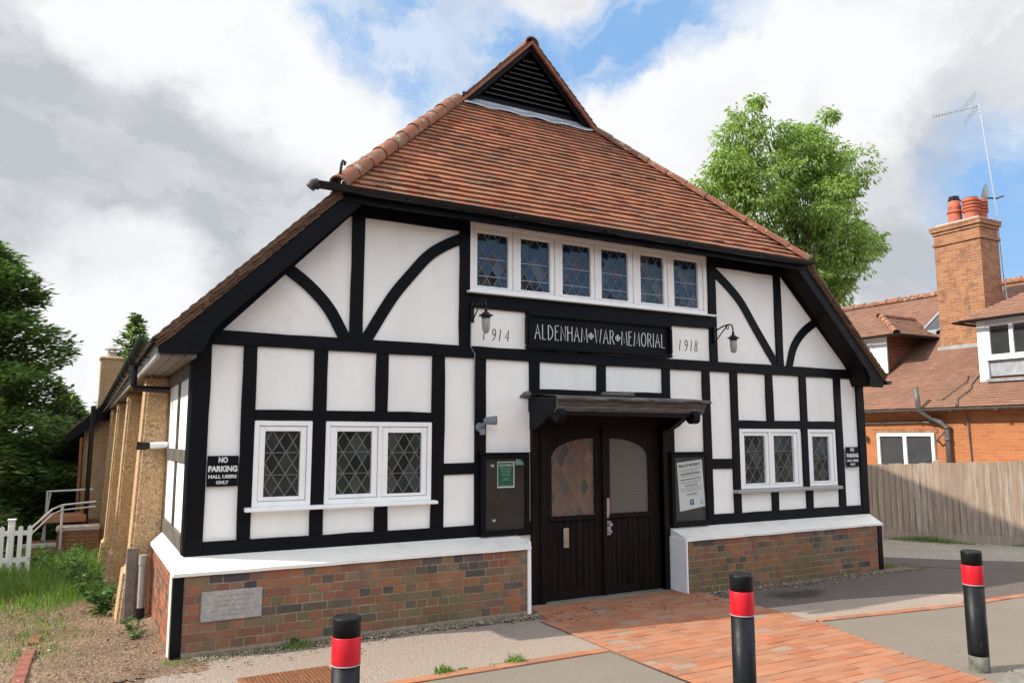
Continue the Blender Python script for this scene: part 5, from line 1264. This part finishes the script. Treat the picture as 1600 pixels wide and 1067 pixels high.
# ================================================================ vegetation
def leaves(name, pts, mat, parent, kind=None, chunk=None):
    """pts: list of (centre, axis dir, half length, half width, normal)"""
    v = []; f = []
    for c, d, l, w, n in pts:
        s_ = d.cross(n)
        if s_.length < 1e-4: continue
        s_.normalize(); i = len(v)
        v += [tuple(c-d*l), tuple(c+s_*w-d*l*.1), tuple(c+d*l+n*l*-.25), tuple(c-s_*w-d*l*.1)]; f.append((i, i+1, i+2, i+3))
    me = bpy.data.meshes.new(name); me.from_pydata(v, [], f); me.materials.append(M[mat]); me.update()
    o = bpy.data.objects.new(name, me); S.collection.objects.link(o)
    if parent: o.parent = parent; o.location = -pw(parent)
    if kind: o['kind'] = kind
    return o
rv = random.Random(11)
def rdir():
    while True:
        q = Vector((rv.uniform(-1,1), rv.uniform(-1,1), rv.uniform(-1,1)))
        if .05 < q.length < 1: return q.normalized()
# ash tree behind the hall
TR = thing('ash_tree', 'tall leafy bright green tree behind the hall roof', 'tree', (25.5,18,0))
LOB = [(20.7,12.6,1.35),(21.6,14.3,1.3),(19.6,11.9,1.0),(22.2,10.4,1.6),(24.6,12.6,1.5),(25.6,14.9,1.2),(26.9,13.9,1.2),(27.6,12.4,1.3),(25.4,10.0,1.4),(28.3,11.2,1.1),(22.1,17.0,.89),(21.4,15.7,1.12),(23.3,16.3,.9),(26.6,16.8,1.13),(24.8,15.3,1.64),(20.1,14.0,1.07),(22.3,13.7,1.71),(28.0,15.2,1.32),(25.8,13.3,1.81),(28.6,14.5,.6),(28.9,12.2,1.45),(30.2,12.4,.5),(26.6,10.8,1.64),(28.9,9.4,1.02),(23.9,11.1,1.72),(20.6,12.0,1.48),(26.9,8.5,1.15),(19.0,13.0,.64),(28.9,11.1,1.0),(23.5,9.0,1.5),(20.5,10,1.3),(30.6,11.6,.45),(27.9,10.0,1.1),(22.6,17.9,.35),(27.0,17.9,.4)]
LF = []; BRN = []
for lx, lz, lr in LOB:
    ly = 18+rv.uniform(-1.2,1.2)*(1 if lr > .9 else .5); lx -= .35
    BRN.append(((lx,ly,lz), lr))
    for rep in range(2 if lr > 1.0 else 1):
        cx, cy, cz = lx, ly+rep*rv.uniform(-1.6,1.6), lz
        nspray = int(20*lr*lr)+10
        for _ in range(nspray):
            d = rdir(); rad = lr*rv.uniform(.35,1.05)**.6; c0 = Vector((cx,cy,cz))+Vector((d.x*rad, d.y*rad, d.z*rad*.85))
            sd = (d+Vector((0,0,-.25))).normalized(); sr = rv.uniform(.22,.42)
            for _k in range(rv.randint(22,34)):
                q = rdir(); c = c0+Vector((q.x*sr*1.2, q.y*sr*1.2, q.z*sr*.55))
                ax = (q*.8+sd*.5+Vector((0,0,-.5))).normalized(); nn = (rdir()*.6+Vector((0,0,1))).normalized()
                LF.append((c, ax, rv.uniform(.075,.135), rv.uniform(.032,.055), nn))
leaves('crown', LF, 'leaf_big', TR)
m = MB(); base = Vector((25.4,18,0))
trk = [base, Vector((25.3,18,4)), Vector((25.0,18,8)), Vector((24.6,18,11.5)), Vector((23.8,18,14)), Vector((22.6,18,16.6))]; m.tube(trk, [.40,.30,.20,.11,.06,.02], 10)
for (c, lr) in BRN:
    t0 = max(3.5, c[2]*.62-.5); p = None
    for a, b in zip(trk, trk[1:]):
        if a.z <= t0 <= b.z: p = a+(b-a)*((t0-a.z)/(b.z-a.z))
    if p is None: continue
    c = Vector(c); mid = (p+c)/2+Vector((0,0,-.3)); m.tube([p, mid, c, c+(c-mid).normalized()*lr*.6], [.06,.04,.02,.008], 6)
m.build('trunk', 'bark', TR)
# conifers
def conifer(name, label, x, y, z0, z1, rbase, rtop, n, mat='leaf_con', seed=1, lump=.25, cat='tree', fan=1.0):
    r_ = random.Random(seed); t = thing(name, label, cat, (x,y,z0)); L = []
    ph = [r_.uniform(0,6.28) for _ in range(6)]
    for i in range(n):
        k = r_.random()**.9; z = z0+(z1-z0)*k; a = r_.uniform(0, 6.283)
        Rm = (rbase+(rtop-rbase)*k**1.4)
        tier = .5+.5*math.sin(z*5.2+ph[0]+2.0*math.sin(a*2+ph[1])); Rm *= (1-lump*.6)+lump*tier+.13*math.sin(3*a+ph[2]+z*1.7)
        if k > .9: Rm *= max(.12, (1-k)/.1)
        rad = Rm*(1-.45*r_.random()**2)
        c = Vector((x+math.cos(a)*rad, y+math.sin(a)*rad, z+.12*(rad/Rm)))
        out_ = Vector((math.cos(a), math.sin(a), .25)).normalized()
        for q in range(5):
            jd = Vector((r_.gauss(0,.35), r_.gauss(0,.35), r_.gauss(0,.25))); d = (out_+jd).normalized()
            cc = c+out_*(q*.05)+Vector((r_.gauss(0,.07), r_.gauss(0,.07), r_.gauss(0,.05)))
            nn = (Vector((0,0,1))+Vector((r_.gauss(0,.5), r_.gauss(0,.5), 0))).normalized()
            L.append((cc, d, r_.uniform(.07,.14)*fan, r_.uniform(.028,.05)*fan, nn))
    leaves('foliage', L, mat, t); m = MB(); m.tube([(x,y,z0-.3),(x,y,(z0+z1)/2),(x,y,z1-.3)], [.2,.12,.03], 8)
    for q in range(60):
        k = r_.random(); z = z0+(z1-z0)*k*.93; a = r_.uniform(0,6.28); R_ = (rbase+(rtop-rbase)*k**1.4)*.75; m.tube([(x,y,z),(x+math.cos(a)*R_,y+math.sin(a)*R_,z+.15)], [.035,.008], 4)
    m.build('trunk', 'bark', t); return t
conifer('conifer', 'tall dark conifer at the left edge of the picture', -8.6, 16.0, -1.4, 7.2, 3.45, 1.1, 18000, seed=2, lump=.5)
conifer('conifer', 'lower bushy conifer in front of the tall conifer on the left', -8.3, 13.2, -1.2, 3.0, 1.9, .8, 5200, seed=5, lump=.3)
conifer('pine_tree', 'small feathery conifer top rising behind the left roof slope', -3.5, 30.0, -1, 7.0, 1.6, .15, 800, seed=9, lump=.6, fan=1.5)
conifer('pine_tree', 'distant dark conifer behind the rear chimney', -5.9, 27.0, -1.5, 3.3, 1.5, .3, 1800, seed=12, lump=.4, fan=1.4)
conifer('conifer', 'unseen dark conifer added on the left boundary to shade the side yard', -11.8, 7.9, -.6, 6.0, 2.3, 1.0, 6000, seed=31, lump=.3)  # added out of view so that its shadow falls on the yard grass
HG = thing('hedge', 'dark overgrown hedge behind the ramp on the left', 'hedge', (-8,18.5,-1.5)); L = []
for i in range(15000):
    x = rv.uniform(-13,-5.0); top = 2.0+.5*math.sin(x*1.9)+.35*math.sin(x*4.3+1); z = -1.5+(top+1.5)*rv.random()**.8; y = 17.2+rv.uniform(-.5,.6)+.4*math.sin(x*3+z*2)
    L.append((Vector((x,y,z)), (rdir()+Vector((0,-.5,0))).normalized(), rv.uniform(.06,.12), rv.uniform(.03,.06), (rdir()*.7+Vector((0,-.6,.6))).normalized()))
leaves('foliage', L, 'leaf_hedge', HG)
m = MB(); m.box(-13,-5.1,17.6,18.4,-1.6,1.6); m.build('inner_branches', 'bark', HG)
# hedge added out of view on the left to shade the yard, and screen of trees at the back
HG2 = thing('hedge', 'unseen clipped hedge added along the left boundary for its shade', 'hedge', (-8.4,3,0)); L = []
for i in range(7000):
    y = rv.uniform(-1.0,8.0); s_ = rv.choice((-1,1)); z = rv.uniform(-.3,1.15); x = -8.4+s_*rv.uniform(.25,.5) if rv.random() < .7 else -8.4+rv.uniform(-.5,.5)
    if abs(x+8.4) < .25: z = 1.1+rv.uniform(-.1,.1)
    L.append((Vector((x,y,z)), rdir(), rv.uniform(.04,.08), rv.uniform(.02,.04), rdir()))
leaves('foliage', L, 'leaf_hedge', HG2)
# weeds and grass in the yard
def blades(name, n, area, hfun, mat, label=None, seed=4):
    r_ = random.Random(seed); v = []; f = []
    k = 0
    while k < n:
        x, y = area(r_); h = hfun(x, y)*r_.uniform(.5,1.3)
        if h <= .005: k += 1; continue
        z = gz(x, y)-.01; a = r_.uniform(0,6.28); w = r_.uniform(.003,.006)*(1+h*2); dx, dy = math.cos(a)*w, math.sin(a)*w; bx_, by_ = r_.gauss(0,.35)*h, r_.gauss(0,.35)*h; i = len(v)
        v += [(x-dx,y-dy,z),(x+dx,y+dy,z),(x+dx*.7+bx_*.4,y+dy*.7+by_*.4,z+h*.6),(x-dx*.7+bx_*.4,y-dy*.7+by_*.4,z+h*.6),(x+bx_,y+by_,z+h)]
        f += [(i,i+1,i+2,i+3),(i+3,i+2,i+4)]; k += 1
    me = bpy.data.meshes.new(name); me.from_pydata(v, [], f); me.materials.append(M[mat]); me.update()
    o = bpy.data.objects.new(name, me); S.collection.objects.link(o); o['kind'] = 'stuff'
    if label: tag(o, label, 'grass')
    return o
def yard(r_): return r_.uniform(-8.2,-4.85), 3.0+9.0*r_.random()**1.2
def yh(x, y):
    f = max(0, min(1, (y-3.3-.5*math.sin(x*2.3)-.3*math.sin(x*7))/1.2)); return f*(.15+.08*math.sin(x*3+y)+.08*max(0, y-6)/3)
blades('grass', 17000, yard, yh, 'grass', 'long green grass and weeds growing over the side yard')
blades('grass', 900, lambda r_: ((lambda k: (-3.05+1.1*k+r_.gauss(0,.05), -1.73+r_.gauss(0,.03)-.02*k))(r_.random()**.8)), lambda x, y: .045*max(0, math.sin(x*11)+.5*math.sin(x*29)+.35), 'grass', 'sparse grass tufts along the brick edging by the footway', 6)
blades('grass', 1100, lambda r_: (r_.uniform(-4.6,-3.3), -.42+r_.gauss(0,.06)), lambda x, y: .022+.03*(abs(x+3.55) < .12), 'grass', 'thin moss and grass along the foot of the left brick plinth', 7)
blades('grass', 650, lambda r_: ((lambda k, j: (-5.55+.22*j, .3+2.8*k))(r_.random(), r_.gauss(0,1))), lambda x, y: .05, 'grass', 'grass growing over the old brick strip in the yard', 8)
def ffoot(r_):
    s = r_.uniform(.5, fL); p = fa+fd*s+fnn*(.06+abs(r_.gauss(0,.12))); return p.x, p.y
blades('grass', 3800, ffoot, lambda x, y: .09*max(0, .55+math.sin(x*5.1)+.6*math.sin(x*2.2+1)), 'grass', 'strip of grass and weeds at the foot of the timber fence', 9)
blades('grass', 500, lambda r_: (4.62+r_.gauss(0,.13), -.12+r_.gauss(0,.10)), lambda x, y: .04, 'grass', 'small weeds by the right corner of the hall', 10)
def weed(x, y, h, r, n, label, mat='leaf_weed', lw=.02, seed=1, ll=.05):
    r_ = random.Random(seed); z = gz(x, y); t = thing('weed', label, 'plant', (x,y,z), 'weeds against the side wall'); L = []; m = MB()
    for s in range(max(5, n//14)):
        a = r_.uniform(0,6.28); rr = r*r_.random()**.5; tip = Vector((x+math.cos(a)*rr, y+math.sin(a)*rr, z+h*r_.uniform(.55,1))); b = Vector((x+math.cos(a)*rr*.3, y+math.sin(a)*rr*.3, z)); m.tube([b, (b+tip)/2+Vector((0,0,.02)), tip], .003, 4)
        for k in range(14):
            q = r_.random(); c = b+(tip-b)*q; a2 = r_.uniform(0,6.28); d = Vector((math.cos(a2), math.sin(a2), r_.uniform(-.2,.6))).normalized()
            L.append((c+d*ll*.8, d, ll*r_.uniform(.6,1.2), lw*r_.uniform(.6,1.2), Vector((r_.gauss(0,.3), r_.gauss(0,.3), 1)).normalized()))
    leaves('leaves', L, mat, t); m.build('stems', 'leaf_weed', t)
weed(-4.98,2.75,.34,.16,150,'bright green broad leaved weed lit by the sun beside the first buttress',lw=.028,seed=1,ll=.07)
weed(-5.0,4.2,.34,.28,240,'tall leafy weed between the first and second buttress',seed=2,ll=.045)
weed(-5.2,6.2,.42,.55,420,'large dark clump of nettles by the second buttress',seed=3,ll=.05)
weed(-5.35,8.8,.55,.8,600,'large dark clump of nettles nearest the ramp',seed=4,ll=.055)
weed(-4.74,1.35,.12,.14,90,'small grey green weed at the foot of the downpipe',seed=5,lw=.012,ll=.03)
weed(-4.78,.85,.10,.15,90,'small weed at the side of the brick plinth',seed=6,lw=.012,ll=.03)
weed(-6.0,9.3,.55,.5,420,'leafy weed clump behind the white picket fence',seed=7)
weed(-3.545,-.36,.07,.05,40,'tiny weed at the foot of the left brick plinth',seed=8,lw=.01,ll=.02)
# loose stones
def stones(name, n, area, label, mat, seed):
    r_ = random.Random(seed); m = MB()
    for k in range(n):
        x, y = area(r_); r = r_.uniform(.003,.009)*(2 if r_.random() < .04 else 1); z = gz(x, y)+.004; a = r_.uniform(0,3)
        p = [(x+math.cos(a+q*1.571)*r*r_.uniform(.7,1.3), y+math.sin(a+q*1.571)*r*r_.uniform(.7,1.3), z) for q in range(4)]
        m.add(p+[(x, y, z+r*r_.uniform(.6,1.1)), (x, y, z-r)], [(0,1,4),(1,2,4),(2,3,4),(3,0,4),(1,0,5),(2,1,5),(3,2,5),(0,3,5)])
    o = m.build(name, mat, kind='stuff'); return tag(o, label, 'stones')
t = MT('mixed_loose_stones'); M['pebbles'] = t.done(t.ramp(t.island(), [(0, (.10,.08,.06)), (.4, (.26,.20,.14)), (.8, (.38,.32,.25)), (1, (.5,.45,.38))]), .9, .2)
stones('grit', 2600, lambda r_: (r_.uniform(-4.4,-.8), -.36-abs(r_.gauss(0,.09))), 'loose grit and small stones along the foot of the left plinth', 'pebbles', 1)
stones('grit', 1600, lambda r_: (r_.uniform(1.0,4.9), -.36-abs(r_.gauss(0,.13))), 'loose grit and small stones along the foot of the right plinth', 'pebbles', 2)
stones('loose_stones', 5200, lambda r_: (r_.uniform(-6.4,-4.62), r_.uniform(-1.4,4.2)), 'small loose stones scattered over the dirt side yard', 'pebbles', 3)
# fallen leaves
r_ = random.Random(21); v = []; f = []
for k in range(520):
    if k < 330: x, y = r_.uniform(-6.8,-4.8), 3.1+r_.gauss(0,.45)
    elif k < 420: x, y = r_.uniform(-5.4,-3.0), -.5+r_.gauss(0,.2)
    else: x, y = r_.uniform(-1.4,1.6), -.45+r_.gauss(0,.25)
    if k >= 330 and y > -.36: continue
    z = gz(x, y)+.012; a = r_.uniform(0,6.28); l = r_.uniform(.012,.03); i = len(v); c, s = math.cos(a)*l, math.sin(a)*l
    v += [(x-c,y-s,z),(x+s*.5,y-c*.5,z+.006),(x+c,y+s,z+.002),(x-s*.5,y+c*.5,z+.008)]; f.append((i,i+1,i+2,i+3))
me = bpy.data.meshes.new('fallen_leaves'); me.from_pydata(v, [], f); me.materials.append(M['dryleaf']); o = bpy.data.objects.new('fallen_leaves', me); S.collection.objects.link(o); o['kind'] = 'stuff'
tag(o, 'brown fallen leaves scattered over the yard and by the wall', 'leaves')

# ================================================================ across the road (what the panes reflect)
OH = thing('opposite_house', 'red brick house across the road, facing the hall', 'house', (9,-24,0))
m = MB(); m.box(3,17,-30,-22,-.1,5.2); m.build('wall', 'brick_far', OH)
m = MB(); m.prism([(1.6,5.2),(17.4,5.2),(14,8.4),(5,8.4)], -30.4, -21.6); m.build('roof', 'tile_mossy', OH)
for x in (3.5,7.2,12.2,15):
    for z in (1.0,3.4):
        m = MB(); m.box(x-.65,x+.65,-22.02,-21.94,z,z+1.3); w = m.build('window', 'whiteplastic', OH); m = MB(); m.box(x-.55,x+.55,-21.94,-21.93,z+.1,z+1.2); m.build('pane', 'glass_pane', w)
m = MB(); m.box(9.2,10.2,-22.05,-21.95,-.1,2.1); m.build('door', 'door', OH)
def bush(name, label, x, y, w, h, n, seed):
    r2 = random.Random(seed); t = thing(name, label, 'tree', (x,y,0)); L = []
    for i in range(n):
        d = Vector((r2.gauss(0,1), r2.gauss(0,1), r2.gauss(0,1))).normalized(); k = r2.uniform(.6,1)**.5*(1+.18*math.sin(d.x*6+seed)+.15*math.sin(d.z*7+seed*2))
        L.append((Vector((x+d.x*w*k, y+d.y*w*k*.8, h*.58+d.z*h*.42*k)), rdir(), .22, .11, rdir()))
    leaves('crown', L, 'leaf_hedge', t); m = MB(); m.tube([(x,y,-.1),(x,y,h*.6)], [.3,.15], 8); m.build('trunk', 'bark', t)
bush('street_tree', 'round dark tree across the road left of the opposite house', -.6, -21, 3.4, 7.5, 2500, 1)
bush('street_tree', 'broad dark tree across the road at the far right', 24, -21, 4.0, 8.5, 2500, 2)
bush('street_tree', 'spreading dark tree across the road at the far left', -14, -21, 4.5, 8.0, 2500, 3)
